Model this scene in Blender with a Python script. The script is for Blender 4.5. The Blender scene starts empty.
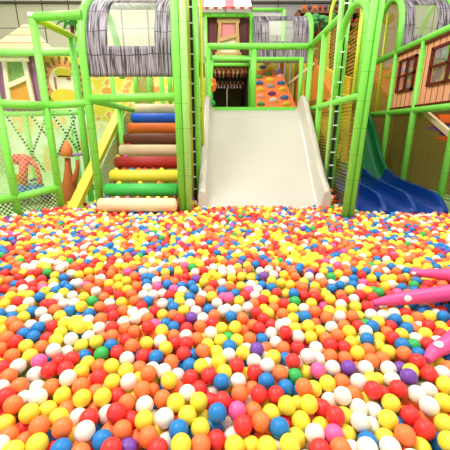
import bpy, math, random
import numpy as np
from mathutils import Vector, Matrix
R = math.radians
random.seed(7)
rng = np.random.default_rng(11)
SC = bpy.context.scene
COL = SC.collection

# ---------------------------------------------------------------- camera, world, lamps, exposure
CAMZ, PITCH, F = 1.22, R(16.7), 317.0
cam = bpy.data.cameras.new('camera'); camo = bpy.data.objects.new('camera', cam); COL.objects.link(camo)
camo.location = (0, 0, CAMZ); camo.rotation_euler = (R(90) - PITCH, 0, 0)
cam.sensor_width = 36; cam.lens = F / 450 * 36; cam.clip_start = .02; cam.clip_end = 100
SC.camera = camo
w = bpy.data.worlds.new('hall_daylight'); SC.world = w; w.use_nodes = True
w.node_tree.nodes['Background'].inputs[0].default_value = (1.0, .985, .95, 1)
w.node_tree.nodes['Background'].inputs[1].default_value = .80
def area(name, loc, target, size, power, col=(1, .98, .94)):
    l = bpy.data.lights.new(name, 'AREA'); l.energy = power; l.size = size; l.color = col
    o = bpy.data.objects.new(name, l); COL.objects.link(o); o.location = loc
    o.rotation_euler = (Vector(target) - Vector(loc)).to_track_quat('-Z', 'Y').to_euler()
    return o
area('hall_area_light', (-2.2, 1.2, 5.2), (0, 1.6, .4), 1.6, 190)
area('hall_area_light', (2.6, 2.2, 5.2), (.5, 3.5, .4), 1.6, 110)
area('hall_area_light', (-2.5, 5.8, 5.4), (-2.2, 6.5, 1), 2.0, 120)  # light added to overexpose the back left
SC.view_settings.view_transform = 'Standard'; SC.view_settings.look = 'None'
SC.view_settings.gamma = 1; SC.view_settings.use_curve_mapping = False
SC.view_settings.exposure = .25

# ---------------------------------------------------------------- helpers
CP, SP = math.cos(PITCH), math.sin(PITCH)
def ray(px, py):
    t = 225 - py
    return Vector((px - 225, F * CP + t * SP, -F * SP + t * CP))
def at(px, py, Y):                    # point of the place at depth Y seen at px, py
    d = ray(px, py); s = Y / d.y
    return Vector((d.x * s, Y, CAMZ + d.z * s))
def proj(p):
    x, y, z = p[0], p[1], p[2] - CAMZ
    f = y * CP - z * SP; u = y * SP + z * CP
    return 225 + F * x / f, 225 - F * u / f

def lin(c):
    c = c / 255.0
    return c / 12.92 if c <= .04045 else ((c + .055) / 1.055) ** 2.4
def rgb(r, g, b): return (lin(r), lin(g), lin(b), 1)
_m = {}
def base_mat(name):
    m = bpy.data.materials.new(name); m.use_nodes = True
    return m, m.node_tree.nodes, m.node_tree.links, m.node_tree.nodes['Principled BSDF']
def mat(name, c, rough=.5, vary=.06, scale=6, spec=.4, sss=0):
    if name in _m: return _m[name]
    m, N, L, b = base_mat(name)
    b.inputs['Roughness'].default_value = rough
    b.inputs['Specular IOR Level'].default_value = spec
    tc = N.new('ShaderNodeTexCoord'); nz = N.new('ShaderNodeTexNoise'); nz.inputs['Scale'].default_value = scale
    L.new(tc.outputs['Object'], nz.inputs['Vector'])
    mx = N.new('ShaderNodeMix'); mx.data_type = 'RGBA'
    mx.inputs[6].default_value = c
    mx.inputs[7].default_value = tuple(x * (1 - vary * 3) for x in c[:3]) + (1,)
    L.new(nz.outputs['Fac'], mx.inputs[0]); L.new(mx.outputs[2], b.inputs['Base Color'])
    if sss:
        b.inputs['Subsurface Weight'].default_value = sss; b.inputs['Subsurface Scale'].default_value = .01
    _m[name] = m; return m
def math_node(N, L, op, a, b=None, c=None):
    n = N.new('ShaderNodeMath'); n.operation = op
    for i, v in enumerate((a, b, c)):
        if v is None: continue
        if hasattr(v, 'type') and not isinstance(v, (int, float)): L.new(v, n.inputs[i])
        else: n.inputs[i].default_value = v
    return n.outputs[0]
def uvs(N, L):
    tc = N.new('ShaderNodeTexCoord'); sp = N.new('ShaderNodeSeparateXYZ'); L.new(tc.outputs['UV'], sp.inputs[0])
    return tc.outputs['UV'], sp.outputs[0], sp.outputs[1]
def pole_mat(name, c, seam=.24):      # foam sleeve with thin seams every few cm
    if name in _m: return _m[name]
    m, N, L, b = base_mat(name); b.inputs['Roughness'].default_value = .42
    _, u, v = uvs(N, L)
    f = math_node(N, L, 'FRACT', math_node(N, L, 'DIVIDE', v, seam))
    s = math_node(N, L, 'LESS_THAN', f, .018)
    mx = N.new('ShaderNodeMix'); mx.data_type = 'RGBA'; L.new(s, mx.inputs[0])
    mx.inputs[6].default_value = c; mx.inputs[7].default_value = (c[0] * .5, c[1] * .6, c[2] * .5, 1)
    L.new(mx.outputs[2], b.inputs['Base Color'])
    _m[name] = m; return m
def net_mat(name, c, cell=.05, cord=.17, diag=False):
    if name in _m: return _m[name]
    m, N, L, b = base_mat(name); b.inputs['Base Color'].default_value = c; b.inputs['Roughness'].default_value = .7
    _, u, v = uvs(N, L)
    if diag:
        a = math_node(N, L, 'ADD', u, v); d = math_node(N, L, 'SUBTRACT', u, v)
    else: a, d = u, v
    fa = math_node(N, L, 'LESS_THAN', math_node(N, L, 'FRACT', math_node(N, L, 'DIVIDE', a, cell)), cord)
    fd = math_node(N, L, 'LESS_THAN', math_node(N, L, 'FRACT', math_node(N, L, 'DIVIDE', d, cell)), cord)
    mxv = math_node(N, L, 'MAXIMUM', fa, fd)
    L.new(mxv, b.inputs['Alpha'])
    _m[name] = m; return m
def film_mat(name, c, a):
    m, N, L, b = base_mat(name); b.inputs['Base Color'].default_value = c
    b.inputs['Alpha'].default_value = a; b.inputs['Roughness'].default_value = .3
    return m
def plank_mat(name, c1, c2, seam_c, pw=.1, seam=.1, vertical=True, rough=.6):
    if name in _m: return _m[name]
    m, N, L, b = base_mat(name); b.inputs['Roughness'].default_value = rough
    uv, u, v = uvs(N, L)
    a = u if vertical else v
    q = math_node(N, L, 'DIVIDE', a, pw)
    f = math_node(N, L, 'LESS_THAN', math_node(N, L, 'FRACT', q), seam)
    wn = N.new('ShaderNodeTexWhiteNoise'); wn.noise_dimensions = '1D'
    L.new(math_node(N, L, 'FLOOR', q), wn.inputs['W'])
    nz = N.new('ShaderNodeTexNoise'); nz.inputs['Scale'].default_value = 5
    mp = N.new('ShaderNodeMapping'); mp.inputs['Scale'].default_value = (12, 1.2, 1) if vertical else (1.2, 12, 1)
    L.new(uv, mp.inputs[0]); L.new(mp.outputs[0], nz.inputs['Vector'])
    k = math_node(N, L, 'MULTIPLY_ADD', nz.outputs['Fac'], .5, math_node(N, L, 'MULTIPLY', wn.outputs['Value'], .5))
    m1 = N.new('ShaderNodeMix'); m1.data_type = 'RGBA'; L.new(k, m1.inputs[0]); m1.inputs[6].default_value = c1; m1.inputs[7].default_value = c2
    m2 = N.new('ShaderNodeMix'); m2.data_type = 'RGBA'; L.new(f, m2.inputs[0]); L.new(m1.outputs[2], m2.inputs[6]); m2.inputs[7].default_value = seam_c
    L.new(m2.outputs[2], b.inputs['Base Color'])
    _m[name] = m; return m
def bark_mat():
    m, N, L, b = base_mat('grey_bark_print'); b.inputs['Roughness'].default_value = .65
    uv, u, v = uvs(N, L)
    mp = N.new('ShaderNodeMapping'); mp.inputs['Scale'].default_value = (58, 3.0, 1); L.new(uv, mp.inputs[0])
    nz = N.new('ShaderNodeTexNoise'); nz.inputs['Scale'].default_value = 1; nz.inputs['Detail'].default_value = 3; L.new(mp.outputs[0], nz.inputs['Vector'])
    cr = N.new('ShaderNodeValToRGB'); e = cr.color_ramp.elements
    e[0].position = .40; e[0].color = rgb(36, 30, 36); e[1].position = .66; e[1].color = rgb(172, 162, 168)
    x = cr.color_ramp.elements.new(.48); x.color = rgb(122, 112, 118)
    L.new(nz.outputs['Fac'], cr.inputs[0])
    n2 = N.new('ShaderNodeTexNoise'); n2.inputs['Scale'].default_value = 3; L.new(uv, n2.inputs['Vector'])
    vv = math_node(N, L, 'MULTIPLY_ADD', n2.outputs['Fac'], .12, v)
    wr = math_node(N, L, 'LESS_THAN', math_node(N, L, 'FRACT', math_node(N, L, 'DIVIDE', vv, .25)), .04)
    m2 = N.new('ShaderNodeMix'); m2.data_type = 'RGBA'; L.new(wr, m2.inputs[0]); L.new(cr.outputs[0], m2.inputs[6]); m2.inputs[7].default_value = rgb(60, 55, 60)
    L.new(m2.outputs[2], b.inputs['Base Color'])
    return m

OFF = {}
class MB:
    def __init__(s): s.v = []; s.f = []; s.uv = []; s.sm = []; s.mi = []
    def face(s, idx, uv=None, sm=False, mi=0):
        s.f.append(tuple(idx)); s.uv.append(uv or [(0, 0)] * len(idx)); s.sm.append(sm); s.mi.append(mi)
    def box(s, c, d, rot=None, bev=0):
        c = Vector(c); h = [x / 2 for x in d]; M = rot or Matrix.Identity(3); b0 = len(s.v)
        if bev:
            bv = min(bev, min(h) * .9)
            import bmesh
            bm = bmesh.new(); bmesh.ops.create_cube(bm, size=1)
            for q in bm.verts: q.co = Vector((q.co.x * d[0], q.co.y * d[1], q.co.z * d[2]))
            bmesh.ops.bevel(bm, geom=list(bm.edges), offset=bv, segments=2, affect='EDGES')
            bm.verts.index_update()
            for q in bm.verts: s.v.append(c + M @ q.co)
            for fc in bm.faces:
                n = fc.normal; uv = []
                for q in fc.verts:
                    if abs(n.x) > .7: uv.append((q.co.y, q.co.z))
                    elif abs(n.y) > .7: uv.append((q.co.x, q.co.z))
                    else: uv.append((q.co.x, q.co.y))
                s.face([b0 + q.index for q in fc.verts], uv)
            bm.free(); return s
        P = [Vector((sx * h[0], sy * h[1], sz * h[2])) for sx in (-1, 1) for sy in (-1, 1) for sz in (-1, 1)]
        s.v += [c + M @ p for p in P]
        for q, ax in (((0, 1, 3, 2), 0), ((4, 6, 7, 5), 0), ((0, 4, 5, 1), 1), ((2, 3, 7, 6), 1), ((0, 2, 6, 4), 2), ((1, 5, 7, 3), 2)):
            uv = [((P[i].y, P[i].z), (P[i].x, P[i].z), (P[i].x, P[i].y))[ax] for i in q]
            s.face([b0 + i for i in q], uv)
        return s
    def tube(s, pts, r, n=12, caps=True, closed=False):
        pts = [Vector(p) for p in pts]; k = len(pts)
        rs = r if isinstance(r, (list, tuple)) else [r] * k
        b0 = len(s.v); dist = 0; up = None; ds = []
        for i, p in enumerate(pts):
            if closed: t = pts[(i + 1) % k] - pts[i - 1]
            else: t = pts[min(i + 1, k - 1)] - pts[max(i - 1, 0)]
            t.normalize()
            if up is None:
                up = Vector((0, 0, 1)) if abs(t.z) < .9 else Vector((0, 1, 0))
            a = t.cross(up).normalized(); bb = a.cross(t).normalized(); up = bb
            if i: dist += (pts[i] - pts[i - 1]).length
            ds.append(dist)
            for j in range(n):
                an = 2 * math.pi * j / n
                s.v.append(p + (a * math.cos(an) + bb * math.sin(an)) * rs[i])
        m = k if closed else k - 1
        for i in range(m):
            i2 = (i + 1) % k; d2 = ds[i2] if i2 else dist + (pts[0] - pts[-1]).length
            for j in range(n):
                j2 = (j + 1) % n
                s.face((b0 + i * n + j, b0 + i * n + j2, b0 + i2 * n + j2, b0 + i2 * n + j),
                       [(j / n, ds[i]), ((j + 1) / n, ds[i]), ((j + 1) / n, d2), (j / n, d2)], True)
        if caps and not closed:
            s.face([b0 + j for j in range(n)][::-1]); s.face([b0 + (k - 1) * n + j for j in range(n)])
        return s
    def poly(s, pts, th=0, uvaxes=None, n=None):       # planar polygon, optional thickness along its normal
        pts = [Vector(p) for p in pts]
        nn = (pts[1] - pts[0]).cross(pts[2] - pts[0]).normalized() if n is None else Vector(n)
        ua = Vector(uvaxes[0]) if uvaxes else (Vector((1, 0, 0)) if abs(nn.x) < .7 else Vector((0, 1, 0)))
        va = Vector(uvaxes[1]) if uvaxes else (Vector((0, 0, 1)) if abs(nn.z) < .9 else Vector((0, 1, 0)))
        uv = [(p.dot(ua), p.dot(va)) for p in pts]; b0 = len(s.v); k = len(pts)
        s.v += [p + nn * th / 2 for p in pts]; s.face(range(b0, b0 + k), uv)
        if th:
            s.v += [p - nn * th / 2 for p in pts]; s.face(list(range(b0 + k, b0 + 2 * k))[::-1], uv[::-1])
            for i in range(k):
                j = (i + 1) % k
                s.face((b0 + i, b0 + k + i, b0 + k + j, b0 + j), [uv[i], uv[i], uv[j], uv[j]])
        return s
    def grid(s, fn, nu, nv, keep=None, smooth=True):
        b0 = len(s.v); U = []
        for i in range(nu + 1):
            for j in range(nv + 1):
                p, uv = fn(i / nu, j / nv); s.v.append(Vector(p)); U.append(uv)
        for i in range(nu):
            for j in range(nv):
                if keep and not keep((i + .5) / nu, (j + .5) / nv): continue
                q = (i * (nv + 1) + j, (i + 1) * (nv + 1) + j, (i + 1) * (nv + 1) + j + 1, i * (nv + 1) + j + 1)
                s.face([b0 + a for a in q], [U[a] for a in q], smooth)
        return s
    def ball(s, c, r, sc=(1, 1, 1), nu=14, nv=9, rot=None):
        c = Vector(c); M = rot or Matrix.Identity(3)
        def fn(u, v):
            a = 2 * math.pi * u; b = math.pi * (v - .5)
            return c + M @ Vector((r * sc[0] * math.cos(a) * math.cos(b), r * sc[1] * math.sin(a) * math.cos(b), r * sc[2] * math.sin(b))), (u, v)
        return s.grid(fn, nu, nv)
    def build(s, name, m, parent=None, label=None, kind=None, solid=0):
        me = bpy.data.meshes.new(name)
        off = OFF.get(parent.name, Vector((0, 0, 0))) if parent else Vector((0, 0, 0))
        me.from_pydata([tuple(v - off) for v in s.v], [], s.f)
        uvl = me.uv_layers.new(name='UVMap'); flat = [c for f in s.uv for u in f for c in u]
        uvl.data.foreach_set('uv', flat)
        me.polygons.foreach_set('use_smooth', s.sm)
        for mm in (m if isinstance(m, list) else [m]): me.materials.append(mm)
        me.polygons.foreach_set('material_index', s.mi)
        me.update()
        o = bpy.data.objects.new(name, me); COL.objects.link(o)
        if parent: o.parent = parent; OFF[o.name] = off
        else: OFF[o.name] = Vector((0, 0, 0))
        if label: o['label'] = label
        if kind: o['kind'] = kind
        if solid:
            md = o.modifiers.new('thickness', 'SOLIDIFY'); md.thickness = solid; md.offset = 0
        return o
def thing(name, label, cat, loc, group=None):
    o = bpy.data.objects.new(name, None); COL.objects.link(o); o.location = loc; o.empty_display_size = .1
    o['label'] = label; o['category'] = cat
    if group: o['group'] = group
    OFF[o.name] = Vector(loc); return o
def tag(o, label, cat, group=None, kind=None):
    o['label'] = label; o['category'] = cat
    if group: o['group'] = group
    if kind: o['kind'] = kind
    return o
def rebase(o, loc):
    loc = Vector(loc)
    o.data.transform(Matrix.Translation(-loc)); o.location = loc; return o
def struct(o): o['kind'] = 'structure'; return o
def tube(name, pts, r, m, parent, label=None, n=12):
    return MB().tube(pts, r, n).build(name, m, parent, label)
def arc(p0, apex_z, p1, k=14, spring=None):      # arch in a vertical plane from p0 up over to p1
    p0, p1 = Vector(p0), Vector(p1); c = (p0 + p1) / 2; half = (p1 - p0) / 2; sp = spring if spring is not None else max(p0.z, p1.z)
    out = [p0]
    for i in range(k + 1):
        a = math.pi * i / k
        q = c - half * math.cos(a); out.append(Vector((q.x, q.y, sp + (apex_z - sp) * math.sin(a))))
    out.append(p1); return out

# palette
LIME = pole_mat('lime_foam_sleeve', rgb(130, 226, 82))
LIME2 = pole_mat('pale_lime_foam_sleeve', rgb(168, 238, 125))
YGREEN = pole_mat('yellow_green_foam_sleeve', rgb(190, 215, 40))
YEL = mat('yellow_padding', rgb(246, 222, 60), .45)
CREAM = mat('cream_padding', rgb(248, 222, 178), .5)
ORANGE = mat('orange_padding', rgb(250, 120, 35), .5)
BLUEP = mat('blue_padding', rgb(30, 95, 220), .4)
REDP = mat('dark_red_padding', rgb(182, 40, 30), .45)
BROWN = mat('brown_padding', rgb(120, 62, 42), .5)
GREENP = mat('green_padding', rgb(60, 185, 75), .45)
BLACK = mat('black_gap_strip', rgb(14, 18, 16), .6)
TIE = mat('white_tie', rgb(225, 240, 225), .5)
PURPLE = mat('purple_plastic', rgb(130, 70, 170), .5)
WHITEP = mat('white_plastic', rgb(240, 238, 226), .35)
BARK = bark_mat()
NETY = net_mat('yellow_brown_netting', rgb(185, 148, 36), .036, .2)
NETR = net_mat('mustard_netting', rgb(165, 138, 22), .04, .34)
NETO = net_mat('olive_netting', rgb(128, 116, 24), .038, .25)
NETG = net_mat('pale_green_netting', rgb(205, 235, 150), .05, .1, True)
NETK = net_mat('dark_netting', rgb(60, 45, 20), .045, .3, True)
# ---------------------------------------------------------------- setting
FZ = .27
fm = mat('pale_green_floor_mat', rgb(175, 225, 150), .5, .03, 2)
fl = struct(MB().box((0, 5, FZ - .05), (16, 13, .1)).build('floor', fm))
def panel_mat(name, c1, c2, dark, pw, ph):
    m, N, L, b = base_mat(name); b.inputs['Roughness'].default_value = .6
    uv, u, v = uvs(N, L)
    f1 = math_node(N, L, 'LESS_THAN', math_node(N, L, 'FRACT', math_node(N, L, 'DIVIDE', u, pw)), .05)
    f2 = math_node(N, L, 'LESS_THAN', math_node(N, L, 'FRACT', math_node(N, L, 'DIVIDE', v, ph)), .03)
    f = math_node(N, L, 'MAXIMUM', f1, f2)
    g = N.new('ShaderNodeMapRange'); g.inputs[1].default_value = -3; g.inputs[2].default_value = 1.5; L.new(u, g.inputs[0])
    m1 = N.new('ShaderNodeMix'); m1.data_type = 'RGBA'; L.new(g.outputs[0], m1.inputs[0]); m1.inputs[6].default_value = c1; m1.inputs[7].default_value = c2
    m2 = N.new('ShaderNodeMix'); m2.data_type = 'RGBA'; L.new(f, m2.inputs[0]); L.new(m1.outputs[2], m2.inputs[6]); m2.inputs[7].default_value = dark
    L.new(m2.outputs[2], b.inputs['Base Color']); return m
wm = panel_mat('hall_wall_panels', rgb(214, 206, 176), rgb(176, 168, 166), rgb(110, 104, 88), .68, .68)
struct(MB().box((0, 9.6, 3.1), (16, .2, 5.8)).build('wall_back', wm))
struct(MB().box((-7.6, 5.5, 3.1), (.2, 8, 5.8)).build('wall_left', wm))
struct(MB().box((7.6, 5.5, 3.1), (.2, 8, 5.8)).build('wall_right', wm))
struct(MB().box((0, 9.46, 4.36), (15, .1, .035)).build('trim_1', mat('dark_trim', rgb(90, 84, 72), .6)))

PR = .037
# ---------------------------------------------------------------- left frame of the playground
lf = thing('play_structure', 'lime green padded pole frame left of the white slide', 'frame', (-1.42, 3.53, FZ))
def post(root, x, y, z0, z1, r=PR, m=LIME, label=None): return tube('post', [(x, y, z0), (x, y, z1)], r, m, root, label)
post(lf, -2.16, 3.21, FZ, 1.62); 
p1 = post(lf, -1.87, 3.53, FZ, 2.27)
MB().tube([(-1.87, 3.53, 2.26), (-1.87, 3.53, 2.30)], .042, 14).tube([(-1.87, 3.53, 2.30), (-1.87, 3.53, 2.301)], .02, 10).build('end_cap', WHITEP, p1)
post(lf, -1.87, 4.35, FZ, 2.3, .04); post(lf, -1.42, 4.54, FZ, 1.55, .042)
for (x, y, rr, mm) in ((-.47, 3.39, .037, LIME), (-.397, 3.40, .038, LIME2), (-.318, 3.87, .03, LIME), (-.392, 3.90, .014, YGREEN), (-.275, 4.1, .02, YGREEN), (-.24, 5.1, .035, LIME)):
    post(lf, x, y, FZ, 3.3 if y < 4 else 3.0 if y < 5 else 2.4, rr, mm)
RR = .04
def rail(root, a, b, r=RR, m=LIME, label=None): return tube('rail', [a, b], r, m, root, label)
rail(lf, (-1.87, 3.53, 2.27), (-1.40, 3.56, 2.30)); rail(lf, (-1.87, 3.55, 2.27), (-1.87, 4.7, 2.33), .036, YGREEN)
rail(lf, (-2.6, 2.75, 1.47), (-2.16, 3.21, 1.46)); rail(lf, (-2.16, 3.21, 1.46), (-1.87, 3.53, 1.46)); rail(lf, (-1.87, 3.53, 1.46), (-1.42, 3.53, 1.49), .036)
rail(lf, (-2.6, 2.75, .54), (-2.16, 3.21, .55)); rail(lf, (-2.16, 3.21, .55), (-1.87, 3.53, .6))
rail(lf, (-1.42, 3.53, 1.53), (-.47, 3.40, 1.54)); rail(lf, (-1.42, 3.53, 1.52), (-1.38, 5.1, 1.5), .034)
for x in (-1.42, -.5):
    tube('arch_rail', arc((x, 3.53, FZ if x < -1 else 1.5), 2.6, (x, 4.78, 1.9), spring=1.98), 0.042 if x < -1 else .036, LIME, lf)
MB().poly([(-2.6, 2.75, FZ), (-2.16, 3.21, FZ), (-2.16, 3.21, 1.46), (-2.6, 2.75, 1.46)], uvaxes=((.7, .72, 0), (0, 0, 1))).build('net', NETG, lf)
MB().poly([(-2.16, 3.21, .3), (-1.87, 3.53, .3), (-1.87, 3.53, 1.46), (-2.16, 3.21, 1.46)], uvaxes=((.7, .72, 0), (0, 0, 1))).build('net', NETG, lf)
MB().poly([(-2.6, 2.75, FZ), (-2.2, 3.17, FZ), (-1.89, 3.51, FZ), (-1.89, 3.51, .56), (-2.2, 3.17, .53), (-2.6, 2.75, .53)], uvaxes=((.7, .72, 0), (0, 0, 1)), n=(.72, -.7, 0)).build('net', NETK, lf, 'dark diamond netting below the low rail')
# added black strip for the dark gap between inner poles, with white ties
def lacing(root, x, y, z0, z1):
    st = MB().box((x, y, (z0 + z1) / 2), (.03, .02, z1 - z0)).build('gap_strip', BLACK, root)
    z = z0 + .1
    while z < z1:
        MB().box((x, y - .012, z), (.05, .012, .014)).build('tie', TIE, st); z += .15
lacing(lf, -.365, 3.9, FZ, 3.2)
MB().poly([(-.385, 3.44, FZ), (-.375, 3.88, FZ), (-.375, 3.88, 3.0), (-.385, 3.44, 3.0)], uvaxes=((0, 1, 0), (0, 0, 1))).build('net', NETY, lf)
MB().poly([(-.31, 3.9, FZ), (-.305, 5.1, FZ), (-.27, 5.1, 2.4), (-.31, 3.9, 2.4)], uvaxes=((0, 1, 0), (0, 0, 1))).build('net', NETY, lf)

# ---------------------------------------------------------------- bark print tunnels
def tunnel(label, X0, X1, Yf, Yb, Zb, Zs, Za, hx, ha, back=False, arch=None, film=(235, 245, 220), fa=.22):
    root = thing('tunnel_canopy', label, 'play tunnel', ((X0 + X1) / 2, Yf, Zb))
    ry, rz = (Yb - Yf) / 2, Za - Zs; yc = (Yb + Yf) / 2
    Ls = Zs - Zb; La = math.pi / 2 * (ry + rz) / 2 * (1.25)
    def prof(t):                      # t metres along the profile
        if t < Ls: return (Yf, Zb + t)
        a = (t - Ls) / La * R(100)
        return (yc - ry * math.cos(a), Zs + rz * math.sin(a))
    LT = Ls + La
    def fn(u, v):
        y, z = prof(v * LT); x = X0 + (X1 - X0) * u
        return (x, y, z), (x - X0, v * LT)
    def inhole(u, v):
        x = X0 + (X1 - X0) * u; t = v * LT
        return hx[0] < x < hx[1] and ha[0] < t < ha[1]
    MB().grid(fn, 44, 36, lambda u, v: not inhole(u, v)).build('bark_cover', BARK, root, solid=.02)
    MB().grid(fn, 44, 36, inhole).build('clear_window', film_mat('window_film', rgb(*film), fa), root)
    if arch:
        for x in arch: tube('arch_rail', arc((x, Yf, Zb), Za + .03, (x, Yb, Zb), spring=Zs), .038, LIME, root)
    return root
tunnel('large grey bark print tunnel cover above the roll staircase', -1.375, -.47, 3.53, 4.78, 1.74, 1.98, 2.58, (-1.16, -.69), (.30, .95))
tunnel('grey bark print tunnel cover at the centre behind the cross rail', .47, 1.40, 5.9, 6.9, 2.3, 2.72, 3.1, (.72, 1.13), (.32, .78), arch=(1.42,))
tunnel('dark grey bark print tunnel cover over the plank wall at right', 2.53, 3.2, 5.1, 5.9, 2.2, 2.62, 3.05, (2.68, 3.0), (.3, .8), arch=(3.22,), film=(205, 215, 150), fa=.3)

# ---------------------------------------------------------------- roll staircase
sr = thing('roll_staircase', 'staircase of thick foam rolls in many colours under the bark tunnel', 'stairs', (-.9, 3.3, FZ))
cols = [(CREAM, 'cream'), (GREENP, 'green'), (YEL, 'yellow'), (REDP, 'dark red'), (CREAM, 'cream'), (BROWN, 'brown'), (ORANGE, 'orange'), (BLUEP, 'blue'), (CREAM, 'cream')]
ys = [205, 190, 176, 162.5, 150.5, 139, 128.5, 118.5, 109]
ROLLS = []
for i, ((m, nm), py) in enumerate(zip(cols, ys)):
    t = i / 8; Y = 3.27 + (5.0 - 3.27) * t; p = at(225, py, Y); r = .073
    x0, x1 = -1.345, -.505
    k = [(x0, 0), (x0 + .012, r * .8), (x0 + .03, r), (x1 - .03, r), (x1 - .012, r * .8), (x1, 0)]
    pts = [(a, Y, p.z) for a, b in k]; rs = [max(b, .001) for a, b in k]
    MB().tube(pts, rs, 24).build('roll', m, sr, nm + ' foam roll'); ROLLS.append((Y, p.z))
bz = lambda y: .40 + (y - 3.0) * .55
sb = MB().poly([(-1.76, 3.45, .36), (-1.65, 3.45, .36), (-1.50, 5.08, 1.53), (-1.62, 5.08, 1.53)], .07)
sb.build('side_board', YEL, sr, 'yellow padded side board')
MB().poly([(-2.2, 5.14, FZ), (-.45, 5.14, FZ), (-.45, 5.14, 1.5), (-1.5, 5.14, 1.5)], uvaxes=((1, 0, 0), (0, 0, 1))).build('net', net_mat('brown_yellow_netting', rgb(120, 88, 24), .05, .46, True), sr)
for x in (-1.3, -.55):
    MB().tube([(x, 3.25, .40), (x, 5.0, 1.42)], .03, 8).build('stringer', BROWN, sr)

# ---------------------------------------------------------------- white slide
sl = thing('wide_slide', 'wide white plastic slide running down into the balls', 'slide', (.45, 3.4, FZ))
SM = mat('glossy_white_slide', rgb(208, 203, 188), .18, .02, 3, .5)
prof = [(5.06, 1.5), (4.95, 1.49), (4.78, 1.40), (4.4, 1.09), (4.05, .79), (3.86, .625), (3.74, .53), (3.64, .47), (3.55, .42), (3.47, .35)]
def spl(pts, n):
    out = []
    for i in range(len(pts) - 1):
        p0 = pts[max(i - 1, 0)]; p1 = pts[i]; p2 = pts[i + 1]; p3 = pts[min(i + 2, len(pts) - 1)]
        for k in range(n):
            t = k / n
            out.append(tuple(.5 * (2 * p1[j] + (p2[j] - p0[j]) * t + (2 * p0[j] - 5 * p1[j] + 4 * p2[j] - p3[j]) * t * t + (3 * p1[j] - p0[j] - 3 * p2[j] + p3[j]) * t ** 3) for j in range(len(p1))))
    out.append(tuple(pts[-1])); return out
P = spl(prof, 4); NP = len(P) - 1
XL, XR = -.29, 1.175
def section(wh):      # cross section of the channel: x offset, height
    h = .2 * wh
    return [(XL - .0, -.07), (XL - .012, h * .8), (XL + .0, h), (XL + .035, h + .02), (XL + .07, h), (XL + .085, h * .6), (XL + .10, .04), (XL + .15, .0), (XR - .15, 0), (XR - .10, .04), (XR - .085, h * .6), (XR - .07, h), (XR - .035, h + .02), (XR, h), (XR + .012, h * .8), (XR, -.07)]
sec = MB()
def sfn(u, v):
    i = min(int(u * NP + .5), NP); y, z = P[i]
    wh = 1 if y < 4.9 else .96
    s = section(wh); j = min(int(v * (len(s) - 1) + .5), len(s) - 1)
    fl_ = 0
    x, h = s[j]; x += (-fl_ if x < .4 else fl_)
    return (x, y, z + h), (x, y)
sec.grid(sfn, NP, 15); b0 = len(sec.v)
for idx in (0, NP):
    a = [idx * 16 + j for j in range(16)]
    sec.face(a if idx else a[::-1])
for i in range(NP): sec.face((i * 16 + 15, i * 16, (i + 1) * 16, (i + 1) * 16 + 15))
so = sec.build('slide_bed', SM, sl)
so.modifiers.new('smooth', 'EDGE_SPLIT').split_angle = R(50)
MB().box((.45, 5.1, 1.5), (1.44, .1, .1), bev=.03).build('top_bar', LIME, sl, 'lime green padded bar at the slide top')

# platform behind slide
pf = thing('platform', 'raised padded platform behind the top of the white slide', 'platform', (.45, 5.7, 1.42))
MB().box((.47, 5.75, 1.40), (1.5, 1.15, .1), bev=.02).build('deck', mat('dark_green_deck', rgb(60, 105, 55), .6), pf)
MB().box((.10, 5.4, .8), (.7, .06, 1.05)).build('skirt', mat('olive_board', rgb(150, 140, 60), .6), pf)
for x in (-.2, .47, 1.15): MB().tube([(x, 6.25, FZ), (x, 6.25, 1.36)], .04).build('leg', LIME, pf)

# cross rail frame over the slide top
cf = thing('cross_frame', 'lime green pole frame crossing above the white slide top', 'frame', (.45, 5.1, 1.45))
rail(cf, (-.24, 5.1, 2.37), (1.24, 5.1, 2.37), .043); rail(cf, (-.22, 5.55, 2.29), (1.24, 5.55, 2.29), .033)
rail(cf, (-.24, 5.1, 2.37), (-.22, 5.55, 2.29), .03)
tube('post', [(.42, 5.12, 1.55), (.42, 5.12, 2.37)], .043, LIME, cf); tube('post', [(1.2, 5.5, 1.45), (1.2, 5.5, 2.29)], .033, LIME, cf)
tube('post', [(-.24, 5.14, 1.45), (-.2, 5.5, 2.29)], .026, LIME, cf)

# ---------------------------------------------------------------- right side fence of the slide
rf = thing('side_fence', 'lime green fence with an arch and yellow netting right of the slide', 'fence', (1.24, 3.9, FZ))
tube('post', [(1.20, 3.08, FZ), (1.275, 3.08, 3.2)], .032, LIME, rf); tube('post', [(1.262, 3.09, FZ), (1.34, 3.09, 3.2)], .03, LIME, rf)
post(rf, 1.225, 3.86, FZ, 3.2, .026, LIME2); post(rf, 1.305, 3.86, FZ, 3.2, .029)
lacing(rf, 1.258, 3.80, FZ, 3.2)
post(rf, 1.24, 4.45, FZ, 2.38, .038); post(rf, 1.24, 5.1, FZ, 2.38, .04)
rail(rf, (1.24, 3.86, 2.38), (1.24, 5.1, 2.38)); rail(rf, (1.24, 3.08, 1.52), (1.24, 5.1, 1.51), .034)
tube('arch_rail', arc((1.24, 3.14, 1.55), 2.36, (1.24, 3.82, 1.55), spring=2.1), .035, LIME, rf)
tube('pole', [(1.26, 3.35, 1.5), (1.26, 3.35, 2.3)], .018, YGREEN, rf)
def yzpoly(x, pts): return [(x, a, b) for a, b in pts]
MB().poly(yzpoly(1.318, [(3.08, FZ), (3.86, FZ), (3.86, 1.5), (3.08, 1.5)]), uvaxes=((0, 1, 0), (0, 0, 1))).build('net', NETO, rf)  # lower part of the same net, shade painted in as darker olive
MB().poly(yzpoly(1.318, [(3.08, 1.5), (3.86, 1.5), (3.86, 2.1), (3.7, 2.28), (3.48, 2.36), (3.26, 2.28), (3.1, 2.1)]), uvaxes=((0, 1, 0), (0, 0, 1))).build('net', NETY, rf)
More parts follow.
